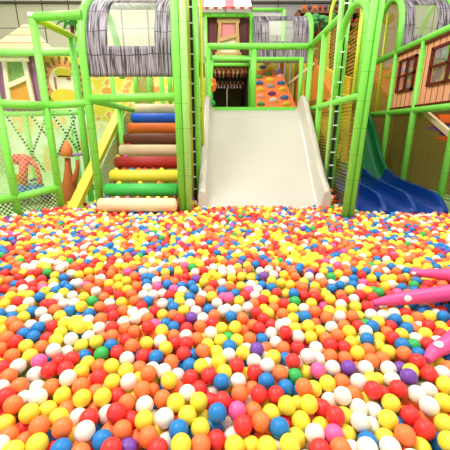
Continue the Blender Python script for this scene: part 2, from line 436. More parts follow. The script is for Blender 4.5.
MB().poly(yzpoly(1.245, [(3.86, FZ), (5.1, FZ), (5.1, 2.38), (3.86, 2.38)]), uvaxes=((0, 1, 0), (0, 0, 1))).build('net', NETY, rf)

# yellow and orange moulded slide flank behind that fence
yw = thing('arched_foam_panel', 'large yellow and orange foam panel with arch cut-outs behind the side fence', 'foam panel', (1.9, 4.9, FZ))
def archpanel(x, y0, y1, ztop0, ztop1, holes, m, name, lab, zb=.5):
    b = MB(); n = 60
    for i in range(n):
        ya, yb = y0 + (y1 - y0) * i / n, y0 + (y1 - y0) * (i + 1) / n
        def low(y):
            for (c, hw, hh) in holes:
                if abs(y - c) < hw: return zb + hh * math.sqrt(1 - ((y - c) / hw) ** 2)
            return zb
        def top(y): 
            t = (y - y0) / (y1 - y0); return ztop0 + (ztop1 - ztop0) * t ** 1.2
        la, lb, ta, tb = low(ya), low(yb), top(ya), top(yb)
        if ta - la < .01 and tb - lb < .01: continue
        k = len(b.v)
        for xx in (x - .04, x + .04): b.v += [Vector((xx, ya, la)), Vector((xx, yb, lb)), Vector((xx, yb, max(tb, lb))), Vector((xx, ya, max(ta, la)))]
        b.face((k, k + 1, k + 2, k + 3)); b.face((k + 7, k + 6, k + 5, k + 4)); b.face((k + 2, k + 6, k + 7, k + 3)); b.face((k + 1, k, k + 4, k + 5))
    return b.build(name, m, yw, lab)
archpanel(1.62, 4.2, 6.2, 1.62, 2.0, [(4.55, .15, .34), (5.35, .26, .34)], YEL, 'side_panel', 'yellow panel with arched cut-outs', .82)
MB().poly([(1.42, 4.4, 1.62), (1.42, 6.0, 1.7), (1.42, 6.0, 2.05), (1.42, 5.3, 2.15)], .06).build('side_panel', ORANGE, yw, 'orange sloping upper panel')
MB().poly([(1.5, 4.8, 1.5), (1.5, 6.0, 1.5), (1.5, 6.0, 1.85), (1.5, 5.0, 1.8)], .05).build('side_panel', mat('amber_padding', rgb(245, 160, 50), .5), yw, 'amber middle panel')
archpanel(1.75, 4.7, 6.2, 1.9, 2.3, [(5.1, .2, .3), (5.6, .2, .3)], YEL, 'side_panel', 'second yellow panel further back', .9)
# ---------------------------------------------------------------- right wall with plank panels
RX = 2.5
rw = thing('plank_wall_frame', 'lime green pole frame with salmon plank panels and windows at right', 'play house', (RX, 4.2, FZ))
for y in (2.75, 3.62, 4.45, 5.12, 5.9):
    post(rw, RX, y, FZ, 2.3, .04 if y < 5.5 else .035)
rail(rw, (RX, 2.7, 2.3), (RX, 5.9, 2.3), .042); rail(rw, (RX, 2.7, 1.47), (RX, 5.9, 1.47), .042)
tube('arch_rail', arc((RX, 5.12, 2.3), 3.08, (RX, 5.9, 2.3), spring=2.65), .042, LIME, rw)
tube('post', [(RX + .02, 5.62, 1.5), (RX + .02, 5.62, 2.95)], .022, YGREEN, rw)
SAL = plank_mat('salmon_planks', rgb(255, 196, 152), rgb(246, 156, 112), rgb(120, 40, 22), .115, .12)
DRED = mat('dark_red_trim', rgb(110, 30, 18), .5)
GLASS = film_mat('window_pane', rgb(205, 215, 205), .14)
for (ya, yb, wa, wb) in ((4.49, 5.08, 4.56, 4.98), (2.8, 4.41, 3.55, 4.24)):
    za, zb, wz0, wz1 = 1.52, 2.25, 1.73, 2.16
    b = MB()
    for (a, c, d, e) in ((ya, wa, za, zb), (wb, yb, za, zb), (wa, wb, za, wz0), (wa, wb, wz1, zb)):
        b.poly(yzpoly(RX + .02, [(a, d), (c, d), (c, e), (a, e)]), .03, uvaxes=((0, 1, 0), (0, 0, 1)))
    pn = b.build('plank_panel', SAL, rw)
    f = MB(); t = .03; x = RX - .01
    for (a, c, d, e) in ((wa, wb, wz0, wz0 + t), (wa, wb, wz1 - t, wz1), (wa, wa + t, wz0, wz1), (wb - t, wb, wz0, wz1), ((wa + wb) / 2 - .012, (wa + wb) / 2 + .012, wz0, wz1), (wa, wb, (wz0 + wz1) / 2 - .012, (wz0 + wz1) / 2 + .012)):
        f.box((x, (a + c) / 2, (d + e) / 2), (.035, c - a, e - d))
    for z in (za, zb): f.box((x, (ya + yb) / 2, z), (.03, yb - ya, .025))
    wf = f.build('window_frame', DRED, rw, 'dark red four pane window frame')
    MB().poly(yzpoly(RX + .02, [(wa, wz0), (wb, wz0), (wb, wz1), (wa, wz1)]), .006).build('pane', GLASS, wf)
MB().poly(yzpoly(RX + .01, [(2.75, .45), (5.9, .45), (5.9, 1.45), (4.3, 1.45), (3.5, .93), (2.75, .5)]), uvaxes=((0, 1, 0), (0, 0, 1))).build('net', NETO, rw)
MB().poly(yzpoly(RX + .01, [(5.12, 1.5), (5.9, 1.5), (5.9, 2.65), (5.75, 2.92), (5.5, 3.06), (5.25, 2.92), (5.12, 2.65)]), uvaxes=((0, 1, 0), (0, 0, 1))).build('net', NETR, rw)
# brown boarded partition behind the olive net
TAN = plank_mat('tan_boards', rgb(178, 148, 92), rgb(150, 120, 66), rgb(112, 86, 44), .42, .06)
pt = MB().box((3.45, 5.0, 1.0), (.08, 4.6, 1.5)).build('board_partition', TAN); tag(rebase(pt, (3.45, 5.0, FZ)), 'tan boarded partition seen through the olive net at right', 'partition')
pt = MB().box((2.7, 7.3, 1.2), (2.6, .08, 1.9)).build('board_partition', TAN); tag(rebase(pt, (2.7, 7.3, FZ)), 'tan boarded partition at the back behind the green slide', 'partition')
# foam steps at far right
fs = thing('foam_steps', 'orange and purple foam steps behind the net at the far right', 'steps', (2.85, 3.9, FZ))
q = [at(425, 110, 4.25), at(450, 145, 3.75)]
MB().poly([(2.62, 4.6, 1.5), (2.62, 3.5, .98), (2.62, 3.5, 1.05), (2.62, 4.6, 1.57)], .04).build('side_board', CREAM, fs)
for i in range(4):
    y = 4.3 - i * .24; z = 1.34 - i * .12
    MB().box((2.85, y, z), (.36, .2, .13), bev=.03).build('step', ORANGE if i % 2 == 0 else PURPLE, fs)
    MB().box((2.85, y + .03, z - .1), (.34, .18, .06), bev=.01).build('step', PURPLE if i % 2 == 0 else ORANGE, fs)
# climbing ramp seen beside the posts
HCOL = {'g': mat('green_hold', rgb(95, 150, 70), .5), 'y': mat('yellow_hold', rgb(240, 200, 60), .5), 'b': mat('blue_hold', rgb(70, 120, 175), .5), 'p': mat('purple_hold', rgb(130, 60, 110), .5),
        'w': mat('white_hold', rgb(245, 235, 215), .5), 's': mat('grey_hold', rgb(170, 165, 160), .5), 'o': mat('peach_hold', rgb(250, 165, 130), .5), 'v': mat('lilac_hold', rgb(170, 160, 225), .5)}
HNAME = {'g': 'green', 'y': 'yellow', 'b': 'blue', 'p': 'purple', 'w': 'white', 's': 'grey', 'o': 'peach', 'v': 'lilac'}
def holds(root, origin, ux, uy, lst, size=.06):
    nn = ux.cross(uy).normalized()
    for (a, b, c) in lst:
        p = origin + ux * a + uy * b
        Mx = Matrix((ux.normalized(), uy.normalized(), nn)).transposed()
        m = MB()
        def fn(u, v):
            an = 2 * math.pi * u; bb = math.pi / 2 * v
            yy = math.sin(an) * math.cos(bb); yy = yy * (1.0 if yy < 0 else .35)
            return p + Mx @ Vector((size * math.cos(an) * math.cos(bb), size * .62 * yy, size * .8 * math.sin(bb))), (u, v)
        m.grid(fn, 16, 5).build('climbing_hold', HCOL[c], root, HNAME[c] + ' climbing hold')
cw = thing('climbing_wall', 'sloping orange climbing wall with coloured holds above the slide', 'climbing wall', (.9, 5.5, 1.45))
A = Vector((.46, 5.45, 1.45)); B = Vector((1.2, 5.45, 1.45)); Cc = Vector((1.0, 6.3, 2.23)); D = Vector((.46, 6.3, 2.23))
OW = mat('orange_climbing_board', rgb(250, 128, 62), .5)
MB().poly([A, B, Cc, D], .06).build('board', OW, cw)
MB().poly([(.46, 6.3, 2.24), (.98, 6.3, 2.24), (.9, 6.4, 2.62), (.46, 6.4, 2.62)], .05).build('top_board', YEL, cw, 'yellow board above the orange slope')
def place_hold(px, py):     # intersection with the slope
    n = (B - A).cross(D - A).normalized(); d = ray(px, py); o = Vector((0, 0, CAMZ))
    s = (A - o).dot(n) / d.dot(n); return o + d * s
hl = [(267.5, 76, 'g'), (278, 73.5, 'v'), (280, 78.5, 'o'), (258.5, 79, 'g'), (269, 82, 'y'), (259, 85, 'b'), (281, 85, 'b'), (270, 88, 's'), (260, 91.5, 'y'), (282, 91.5, 'y'), (271.5, 95.5, 'p'), (260.5, 98.5, 'o'), (284, 99.5, 'b'), (273, 102, 'w'), (260.5, 106, 'g'), (286, 106, 'y'), (268, 71, 'y')]
uxv = (B - A).normalized(); uyv = (D - A).normalized(); nv = uxv.cross(uyv)
lst = []
for (px, py, c) in hl:
    p = place_hold(px, py); lst.append(((p - A).dot(uxv), (p - A).dot(uyv), c))
holds(cw, A + nv * .03, uxv, uyv, lst, .074)
A2 = Vector((.46, 6.3, 2.26)); 
holds(cw, A2 + Vector((0, -.03, 0)), Vector((1, 0, 0)), Vector((0, .33, .94)), [(.22, .05, 'b'), (.3, .13, 'o'), (.22, .21, 'g')], .07)
# slatted fence right of the wall
sf = thing('slat_fence', 'yellow and orange vertical slat fence behind the climbing wall', 'fence', (1.4, 6.5, 1.45))
for i in range(9):
    MB().box((1.06 + i * .105, 6.5, 1.98), (.07, .04, 1.0), bev=.01).build('slat', YEL if i % 3 else ORANGE, sf)
MB().tube([(1.08, 6.2, 1.95), (1.5, 5.9, 2.3)], .025).build('rail', CREAM, sf)
# second climbing ramp
c2 = thing('climbing_wall', 'orange climbing ramp with grey holds behind the right posts', 'climbing wall', (3.0, 6.2, 1.3))
A3 = Vector((2.62, 6.9, 2.12)); B3 = Vector((3.5, 6.5, 2.12)); D3 = Vector((2.62, 5.6, 2.12))
p = [at(375, 67, 6.9), at(396, 65, 6.6), at(397, 106, 5.7), at(391, 103, 5.7), at(375, 84, 6.5)]
MB().poly([Vector((2.93, 6.9, 2.43)), Vector((3.9, 6.9, 2.43)), Vector((3.9, 5.6, 1.6)), Vector((2.8, 5.6, 1.6)), Vector((2.74, 6.3, 2.05))], .06, n=(0, -.54, .84)).build('board', OW, c2)
o3 = Vector((2.93, 6.88, 2.46)); ux3 = Vector((1, 0, 0)); uy3 = Vector((0, 1.3, .83)).normalized()
holds(c2, o3, ux3, uy3, [(.15, -.2, 's'), (.45, -.3, 'v'), (.1, -.55, 'y'), (.4, -.65, 's'), (.3, -.95, 's'), (.1, -.9, 'y'), (.35, -1.2, 'w')], .09)

# added board behind the two windows, pane reflections painted into its colours
mm, N, L, bb = base_mat('painted_pane_reflection'); tcx = N.new('ShaderNodeTexCoord'); nz = N.new('ShaderNodeTexNoise'); nz.inputs['Scale'].default_value = 4; L.new(tcx.outputs['Object'], nz.inputs['Vector'])
crm = N.new('ShaderNodeValToRGB'); ee = crm.color_ramp.elements; ee[0].position = .4; ee[0].color = rgb(96, 150, 50); ee[1].position = .6; ee[1].color = rgb(170, 110, 110); q_ = ee.new(.5); q_.color = rgb(225, 205, 70)
L.new(nz.outputs['Fac'], crm.inputs[0]); L.new(crm.outputs[0], bb.inputs['Base Color'])
o = MB().box((3.35, 4.6, 2.05), (.06, 3.4, .75)).build('coloured_board', mm); tag(rebase(o, (3.35, 4.6, 1.68)), 'added board with painted green and yellow reflections behind the two red framed windows', 'mural')

# ---------------------------------------------------------------- blue triple slide
bs = thing('lane_slide', 'dark blue slide with three lanes and green upper end at right', 'slide', (1.9, 3.9, FZ))
BL = mat('blue_slide_plastic', rgb(8, 56, 138), .22, .05, 3, .5); GR = mat('green_slide_plastic', rgb(12, 112, 62), .25, .05, 3, .5)
pb = spl([(3.25, .36), (3.45, .395), (3.9, .42), (4.4, .45), (4.7, .52)], 5)
pg = spl([(4.7, .52), (4.95, .70), (5.2, .95), (5.45, 1.2), (5.75, 1.42), (6.0, 1.46)], 5)
edges = [1.39, 1.71, 2.03, 2.35]
def lanesec(h):
    o = [(1.36, -.05), (1.36, h)]
    for i in range(3):
        a, b = edges[i], edges[i + 1]
        o += [(a + .02, h), (a + .035, h * .5), (a + .06, .02), (a + .10, 0), (b - .10, 0), (b - .06, .02), (b - .035, h * .5), (b - .02, h)]
    return o + [(2.38, h), (2.38, -.05)]
def lane(Pr, m, name, skew, nm):
    NPp = len(Pr) - 1; ns = len(lanesec(.1)); g = MB()
    def fn(u, v):
        i = min(int(u * NPp + .5), NPp); y, z = Pr[i]
        h = .15 * min(1, max(.05, (y - 3.22) / .25)) ** .6
        s = lanesec(h); j = min(int(v * (ns - 1) + .5), ns - 1); x, hh = s[j]
        return (x + skew * (y - 3.9), y, z + hh), (x, y)
    g.grid(fn, NPp, ns - 1)
    g.face([j for j in range(ns)][::-1]); g.face([NPp * ns + j for j in range(ns)])
    o = g.build(name, m, bs, nm); o.modifiers.new('split', 'EDGE_SPLIT').split_angle = R(50); return o
lane(pb, BL, 'run_out', .03, 'dark blue lower lanes'); lane(pg, GR, 'upper_run', .03, 'dark green upper lanes')

# ---------------------------------------------------------------- plank play house at the centre back
DBR = plank_mat('dark_brown_planks', rgb(120, 52, 42), rgb(88, 36, 30), rgb(40, 16, 14), .085, .12)
WOODF = mat('light_wood', rgb(222, 178, 110), .5, .1, 10)
hc = thing('plank_house', 'dark red plank play house with crooked window at the centre back', 'play house', (.05, 6.3, 1.45))
MB().box((.05, 6.3, 2.7), (.82, .06, .8)).build('plank_wall', DBR, hc)
def crooked(root, c, W, H, y, m, panes, skew=.1, t=.055, topw=.8):
    x, z = c
    TL, TR = Vector((x - W / 2 * topw, y, z + H / 2)), Vector((x + W / 2 * topw, y, z + H / 2)); BLf, BRr = Vector((x - W / 2, y, z - H / 2)), Vector((x + W / 2, y, z - H / 2))
    f = MB()
    def bar(a, b, w):
        d = (b - a).normalized(); n = Vector((0, 1, 0)).cross(d) * w / 2
        o_ = Vector((0, -.004 * (len(f.f) // 6), 0)); f.poly([a - n + o_, b - n + o_, b + n + o_, a + n + o_], .04, n=(0, 1, 0))
    ex = Vector((t, 0, 0))
    bar(TL - ex, TR + ex, t * 1.3); bar(BLf - ex, BRr + ex, t * 1.3); bar(TL, BLf, t); bar(TR, BRr, t)
    ml, mr = (TL + BLf) / 2 - Vector((0, 0, skew / 2)), (TR + BRr) / 2 + Vector((0, 0, skew / 2)); bar(ml, mr, t)
    w = f.build('window_frame', m, root)
    yy = Vector((0, .02, 0))
    MB().poly([ml + yy, mr + yy, TR + yy, TL + yy], .01).build('pane', panes[0], w)
    MB().poly([BLf + yy, BRr + yy, mr + yy, ml + yy], .01).build('pane', panes[1], w)
    return w
crooked(hc, (.06, 2.75), .36, .52, 6.22, WOODF, (mat('pink_pane', rgb(240, 150, 150), .4), mat('white_pane', rgb(250, 235, 200), .4)), .08, .05, .8)
rail(hc, (-.5, 6.15, 3.08), (.46, 6.15, 3.08), .036); 
for x in (-.33, .455): tube('post', [(x, 6.15, 1.45), (x, 6.15, 3.08)], .036 if x > 0 else .028, LIME if x > 0 else LIME2, hc)
rail(hc, (-.36, 6.1, 2.42), (.44, 6.1, 2.42), .035); rail(hc, (-.3, 6.1, 2.31), (.42, 6.1, 2.31), .03)
aw = thing('awning', 'pink and white striped awning above the plank play house', 'awning', (.0, 6.1, 3.2))
AWM = plank_mat('pink_white_stripes', rgb(255, 252, 250), rgb(252, 240, 238), rgb(244, 130, 135), .5, .3)
MB().poly([(-.62, 6.0, 3.14), (.44, 6.0, 3.14), (.44, 6.9, 3.7), (-.62, 6.9, 3.7)], .03, uvaxes=((1, 0, 0), (0, 1, 0))).build('canopy', AWM, aw)
b = MB()
for i in range(15):
    x = -.62 + i * .072
    if i % 2: continue
    MB().poly([(x, 5.99, 3.15), (x + .07, 5.99, 3.15), (x + .06, 5.99, 3.11), (x + .01, 5.99, 3.11)], .01).build('scallop', mat('red_cloth', rgb(190, 60, 50), .6), aw)
# passage under the house
STR = plank_mat('red_cream_stripes', rgb(250, 215, 170), rgb(245, 190, 140), rgb(205, 40, 40), .085, .5)
for k, (y, z, lab) in enumerate(((6.36, 2.25, 'front striped red and cream valance in the dark passage'), (6.7, 2.235, 'middle striped red and cream valance in the dark passage'), (7.3, 2.11, 'rearmost striped red valance in the dark passage'))):
    b = MB(); wv = .37
    b.box((.05, y, z + .06), (.8, .03, .05))
    for i in range(12):
        x = .05 - .38 + i * .066
        b.poly([(x, y, z + .04), (x + .058, y, z + .04), (x + .058, y, z - .02), (x + .029, y, z - .06), (x, y, z - .02)], .012, uvaxes=((1, 0, 0), (0, 0, 1)))
    o = b.build('valance', STR); tag(rebase(o, (.05, y, z)), lab, 'valance', 'valances in the passage')
pdn = thing('passage_doors', 'olive brown double doors at the end of the dark passage', 'door', (.05, 8.4, FZ))
OLB = mat('olive_brown_door', rgb(200, 168, 84), .6, .1)
for s in (-1, 1): MB().box((.05 + s * .24, 8.4, 1.25), (.46, .05, 1.9), bev=.01).build('door_leaf', OLB, pdn)
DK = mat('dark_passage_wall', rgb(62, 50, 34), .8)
ps = thing('passage_shell', 'dark boarded walls and roof of the passage under the plank house', 'passage', (.05, 7.4, 1.45))
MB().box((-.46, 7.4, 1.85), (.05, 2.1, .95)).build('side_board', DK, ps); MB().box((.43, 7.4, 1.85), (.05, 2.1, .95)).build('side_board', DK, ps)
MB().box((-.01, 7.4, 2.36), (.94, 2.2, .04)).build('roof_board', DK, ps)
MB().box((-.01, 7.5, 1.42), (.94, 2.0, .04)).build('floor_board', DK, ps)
ff = thing('flower_ornament', 'orange flower ornament on the left side of the slide top', 'ornament', (-.2, 5.3, 1.75))
for k in range(6):
    a = k * R(60); MB().ball((-.2 + .04 * math.cos(a), 5.28, 1.88 + .06 * math.sin(a)), .04, (1, .5, 1.2)).build('petal', ORANGE, ff)
MB().ball((-.2, 5.25, 1.88), .03).build('flower_centre', YEL, ff); MB().tube([(-.2, 5.3, 1.46), (-.2, 5.3, 1.85)], .015).build('stem', GREENP, ff)
MB().ball((-.22, 5.28, 1.62), .07, (1, .3, .8)).build('leaf', GREENP, ff)

# small second tunnel arch behind the centre tunnel
sa = thing('arch_frame', 'small pale lime arch frame behind the centre bark tunnel', 'frame', (.9, 7.4, FZ))
rail(sa, (.55, 7.4, 3.55), (1.2, 7.4, 3.55), .035); tube('post', [(1.2, 7.4, 3.55), (1.22, 7.4, FZ)], .04, LIME2, sa); tube('post', [(.52, 7.4, 3.5), (.52, 7.4, FZ)], .035, LIME2, sa)
MB().poly([(.55, 7.42, 3.1), (1.18, 7.42, 3.1), (1.18, 7.42, 3.5), (.55, 7.42, 3.5)]).build('net', film_mat('hazy_film', rgb(240, 236, 225), .6), sa)

# ---------------------------------------------------------------- market stall and foam trees (centre right back)
GL = mat('green_leaf_foam', rgb(95, 190, 105), .55, .15, 8)
def tree(label, x, y, z, s, blobs):
    t = thing('foam_tree', label, 'tree', (x, y, FZ))
    MB().tube([(x, y, FZ), (x, y, z)], .04, 10).build('trunk', BROWN, t)
    b = MB()
    rr_ = random.Random(5)
    for (dx, dz, r) in blobs:
        for k in range(16):
            a_ = k * 2.4; q_ = math.sqrt((k + .5) / 16)
            b.ball((x + dx * s + r * s * 1.0 * q_ * math.cos(a_), y + rr_.uniform(-.08, .08), z + dz * s + r * s * .62 * q_ * math.sin(a_)), r * s * rr_.uniform(.28, .42), (1.35, .7, .7), 10, 6)
    b.build('foliage', GL, t)
tree('green foam tree crown between the two lime fences', 1.80, 6.9, 3.2, 1, [(0, 0, .17), (-.15, -.06, .10)])
tree('smaller green foam tree crown beside the right arch', 2.08, 6.8, 3.2, 1, [(0, 0, .13), (.17, .08, .13)])
tree('low leafy green foam plant at the right end of the cross rail', 1.33, 6.1, 2.62, 1, [(0, 0, .10), (.14, -.10, .09), (-.12, .05, .07)])
st = thing('market_stall', 'brown and orange market stall with red goods behind the fences', 'stall', (1.95, 7.3, 1.45))
BRW = mat('stall_brown', rgb(150, 85, 50), .6, .15, 12)
for z in (2.5, 2.75, 3.0, 3.22, 3.44): MB().box((2.1, 7.3, z), (1.3, .3, .05)).build('shelf', BRW, st)
for x in (1.45, 2.75): MB().box((x, 7.3, 2.5), (.06, .3, 1.95)).build('post', BRW, st)
MB().box((2.1, 7.48, 2.5), (1.3, .03, 1.9)).build('back_board', mat('stall_back', rgb(120, 50, 35), .7, .2, 14), st)
random.seed(3)
for z in (2.77, 3.02, 3.24, 3.46):
    for i in range(11):
        MB().ball((1.56 + i * .105, 7.2, z + .06), .045, nu=8, nv=5).build('goods', random.choice([REDP, ORANGE, REDP, BROWN]), st)
MB().box((2.08, 7.1, 2.95), (.5, .04, .14)).build('sign_board', mat('dark_green_board', rgb(30, 80, 50), .6), st)
# ---------------------------------------------------------------- town behind the left frame
PINKP = plank_mat('mauve_planks', rgb(178, 122, 156), rgb(150, 92, 128), rgb(125, 65, 95), .12, .1)
ph = thing('thatched_house', 'mauve play house with straw roof and crooked cream window at left', 'play house', (-3.1, 5.0, FZ))
a = at(-20, 108, 5.0); b_ = at(36, 108, 5.0)
MB().poly([at(-25, 113, 5.0), at(42, 113, 5.0), at(42, 60, 5.0), at(36, 50, 5.0), at(-25, 50, 5.0)], .06, n=(0, 1, 0)).build('plank_wall', PINKP, ph)
ST = plank_mat('straw', rgb(228, 206, 150), rgb(205, 178, 118), rgb(140, 112, 72), .13, .14, False)
r1, r2, r3, r4 = at(-30, 53, 4.85), at(50, 50, 4.85), at(28, 27, 5.5), at(-30, 27, 5.5)
MB().poly([r1, at(56, 53, 4.85), at(29, 27, 5.3), at(25, 27, 5.3), at(-12, 53, 4.85)][1:], .08).build('straw_roof', ST, ph)
wc = at(18.5, 82, 4.93)
crooked(ph, (wc.x, wc.z), .35, .6, 4.93, mat('cream_frame', rgb(252, 238, 205), .5), (mat('green_pane', rgb(165, 215, 110), .4, .25, 9), mat('orange_pane', rgb(250, 180, 70), .4, .1)), .12, .06, .8)
# creature board
cb = thing('picture_board', 'yellow picture board with a spiky orange sun face behind the left frame', 'picture board', (-2.4, 5.1, 1.3))
PYEL = mat('bright_yellow_board', rgb(242, 228, 90), .5, .12, 5)
MB().poly([at(42, 108, 5.1), at(84, 108, 5.1), at(84, 62, 5.1), at(70, 52, 5.1), at(42, 54, 5.1)], .05, n=(0, 1, 0)).build('board', PYEL, cb)
c = at(64, 82, 5.05); OR2 = mat('soft_orange', rgb(248, 175, 95), .5, .15, 12); CRM2 = mat('pale_cream', rgb(255, 244, 215), .5)
def disc(cc, r, m, name, root, sx=1, sz=1):
    pts = [(cc.x + r * sx * math.cos(R(k * 15)), cc.y, cc.z + r * sz * math.sin(R(k * 15))) for k in range(24)]
    MB().poly(pts, .02, n=(0, 1, 0)).build(name, m, root)
disc(c, .29, OR2, 'face_disc', cb); disc(c + Vector((.0, -.02, 0)), .2, CRM2, 'face_disc', cb)
b = MB()
for k in range(20):
    an = R(k * 18 + 5); d = Vector((math.cos(an), 0, math.sin(an))); n = Vector((-d.z, 0, d.x)) * .014
    b.poly([c + d * .24 - n, c + d * .34 - n, c + d * .34 + n, c + d * .24 + n], .03, n=(0, 1, 0))
b.build('spikes', mat('dark_brown_mark', rgb(150, 105, 75), .6), cb)
disc(c + Vector((0, -.04, -.2)), .17, YEL, 'belly_disc', cb, 1.2, .6); disc(c + Vector((.02, -.04, .12)), .1, YEL, 'belly_disc', cb, 1.2, .7)
b = MB(); b.box(c + Vector((-.11, -.04, -.02)), (.02, .02, .16)); b.box(c + Vector((-.0, -.04, .07)), (.13, .02, .02)); b.box(c + Vector((.09, -.04, .05)), (.05, .02, .05))
b.build('face_marks', mat('rust_mark', rgb(190, 110, 70), .6), cb)
# long low picture wall, yellow with orange shapes
def blotch(name, c1, c2, c3, sc):
    m, N, L, bb = base_mat(name); bb.inputs['Roughness'].default_value = .6
    tc = N.new('ShaderNodeTexCoord'); nz = N.new('ShaderNodeTexNoise'); nz.inputs['Scale'].default_value = sc; nz.inputs['Detail'].default_value = 2
    L.new(tc.outputs['Object'], nz.inputs['Vector']); cr = N.new('ShaderNodeValToRGB'); cr.color_ramp.interpolation = 'EASE'
    e = cr.color_ramp.elements; e[0].position = .42; e[0].color = c1; e[1].position = .62; e[1].color = c3; x = e.new(.52); x.color = c2
    L.new(nz.outputs['Fac'], cr.inputs[0]); L.new(cr.outputs[0], bb.inputs['Base Color']); return m
BW = blotch('yellow_mural', rgb(240, 222, 70), rgb(246, 238, 150), rgb(244, 170, 70), 5)
BW2 = blotch('pale_mural', rgb(250, 250, 235), rgb(225, 245, 190), rgb(246, 205, 130), 2.2)
o = MB().box((-1.4, 6.2, 1.75), (2.3, .06, .75)).build('coloured_board', BW); tag(rebase(o, (-1.4, 6.2, 1.4)), 'yellow and orange mural board behind the bark tunnel railing', 'mural')
o = MB().box((-2.7, 7.2, 1.0), (4.4, .06, 1.5)).build('coloured_board', BW2); tag(rebase(o, (-2.7, 7.2, FZ)), 'pale hazy mural board at the back of the left play area', 'mural')
# railing behind the stairs, above z 1.5
rb = thing('back_railing', 'lime green railing behind the roll staircase', 'railing', (-1.0, 5.2, 1.45))
rail(rb, (-1.45, 5.2, 1.52), (-.35, 5.2, 1.52), .035)
for px in (113, 136, 149, 162, 170): 
    q = at(px, 88, 5.2); tube('post', [(q.x, 5.2, FZ if px in (113, 162) else 1.5), (q.x, 5.2, 2.2)], .032, LIME, rb)
rail(rb, (-1.45, 5.2, 2.2), (-.35, 5.2, 2.2), .032)
MB().poly([(-1.33, 5.22, 1.5), (-1.08, 5.22, 1.5), (-1.08, 5.22, 2.2), (-1.33, 5.22, 2.2)]).build('net', NETK, rb)
# steps frame further back on the left: pale rails
bf = thing('inner_frame', 'pale lime inner pole frame with rope crosses at left', 'frame', (-2.6, 5.3, FZ))
PL = LIME2
y = 5.0
for (x0, z0_, x1, z1_) in ((-30, 114, 54, 113), (54, 113, 84, 112)):
    rail(bf, at(x0, z0_, y), at(x1, z1_, y), .045, PL)
for px in (8, 31, 53, 76): 
    q = at(px, 150, y); tube('post', [(q.x, y, FZ), (q.x, y, at(px, 113, y).z)], .035, PL, bf)
for px in (-10, 55, 67): 
    pass
rail(bf, at(-30, 52, 4.75), at(84, 52, 4.75), .05, PL)
ROPE = plank_mat('dotted_rope', rgb(215, 235, 200), rgb(180, 230, 150), rgb(25, 70, 45), .05, .45, False)
for (xa, ya, xb, yb) in ((7, 117, 45, 172), (46, 117, 25, 172), (32, 117, 46, 135), (54, 117, 78, 150), (75, 117, 57, 157), (70, 110, 80, 150)):
    tube('rope', [at(xa, ya, 4.9), at(xb, yb, 4.9)], .016, ROPE, bf, n=8)
MB().poly([at(-5, 200, 4.97), at(84, 200, 4.97), at(84, 114, 4.97), at(-5, 114, 4.97)], n=(0, 1, 0)).build('net', NETG, bf)
# toy car
tc_ = thing('toy_car', 'red roofed ride-on toy car with blue body behind the left fence', 'toy car', (-2.45, 4.2, FZ))
CRD = mat('coral_red_plastic', rgb(238, 95, 95), .4); CBL = mat('slate_blue_plastic', rgb(95, 140, 205), .4)
yc = 4.2
def xz(px, py, y=yc): return at(px, py, y)
def extr(pts, th, y=yc): return MB().poly([xz(a, b, y) for a, b in pts], th, n=(0, 1, 0))
roof = [xz(12, 161), xz(14, 158.5), xz(22, 157.5), xz(30, 159), xz(34, 162)]
MB().tube([xz(11, 161), xz(16, 159.5), xz(24, 159.5), xz(32, 161)], [.03, .07, .075, .05], 14).build('roof', CRD, tc_)
for yy in (4.05, 4.35):
    MB().tube([xz(23.5, 161, yy), xz(23.5, 184, yy)], .05, 10).build('pillar', CRD, tc_)
    MB().tube([xz(30, 160, yy), xz(36, 166, yy), xz(39.5, 176, yy), xz(40.5, 184, yy)], .028, 10).build('pillar', CRD, tc_)
c = xz(31, 190); MB().box(c, (.36, .34, .16), bev=.06).build('body', CBL, tc_)
c = xz(43, 192); MB().ball(c, .08, (1.2, 1.6, .9)).build('bonnet', CBL, tc_)
for (px, yy) in ((46, 4.02), (46, 4.38), (25, 4.02), (25, 4.38)):
    q = xz(px, 196, yy); MB().tube([q - Vector((0, .025, 0)), q + Vector((0, .025, 0))], .06, 14).build('wheel', mat('dark_blue_wheel', rgb(70, 85, 130), .5), tc_)
MB().box(xz(35, 179.5, 4.2), (.03, .2, .03)).build('steering_wheel', PURPLE, tc_)
# yellow slide-like prop at the far left
o = MB().poly([at(11, 175, 4.4), at(16, 175, 4.4), at(22, 192, 4.4), at(16, 194, 4.4)], .2, n=(0, 1, 0)).build('foam_wedge', mat('amber_foam', rgb(250, 195, 60), .5)); tag(rebase(o, at(16, 194, 4.4)), 'amber foam wedge beside the toy car', 'foam block')
# orange-brown foam tree
ot = thing('totem_tree', 'orange brown forked foam tree with purple band behind the left frame', 'foam tree', (-1.85, 4.1, FZ))
OB = mat('rust_foam', rgb(205, 110, 45), .55, .1, 6)
yt = 4.15
tp = lambda px, py: at(px, py, yt)
MB().tube([tp(70, 208), tp(70, 192), tp(68.5, 178), tp(68, 168), tp(67.5, 158)], [.14, .12, .06, .04, .035], 14).build('trunk', OB, ot)
MB().tube([tp(72, 186), tp(76, 176), tp(77.5, 168), tp(77.5, 160)], [.06, .035, .025, .02], 10).build('branch', OB, ot)
MB().tube([tp(67, 156), tp(67, 148), tp(66.5, 140)], [.085, .06, .012], 14).build('crown', mat('orange_cone', rgb(245, 140, 70), .5), ot)
MB().tube([tp(60, 154.5), tp(82, 154.5)], .018, 10).build('band', mat('lilac_foam', rgb(180, 140, 215), .5), ot)

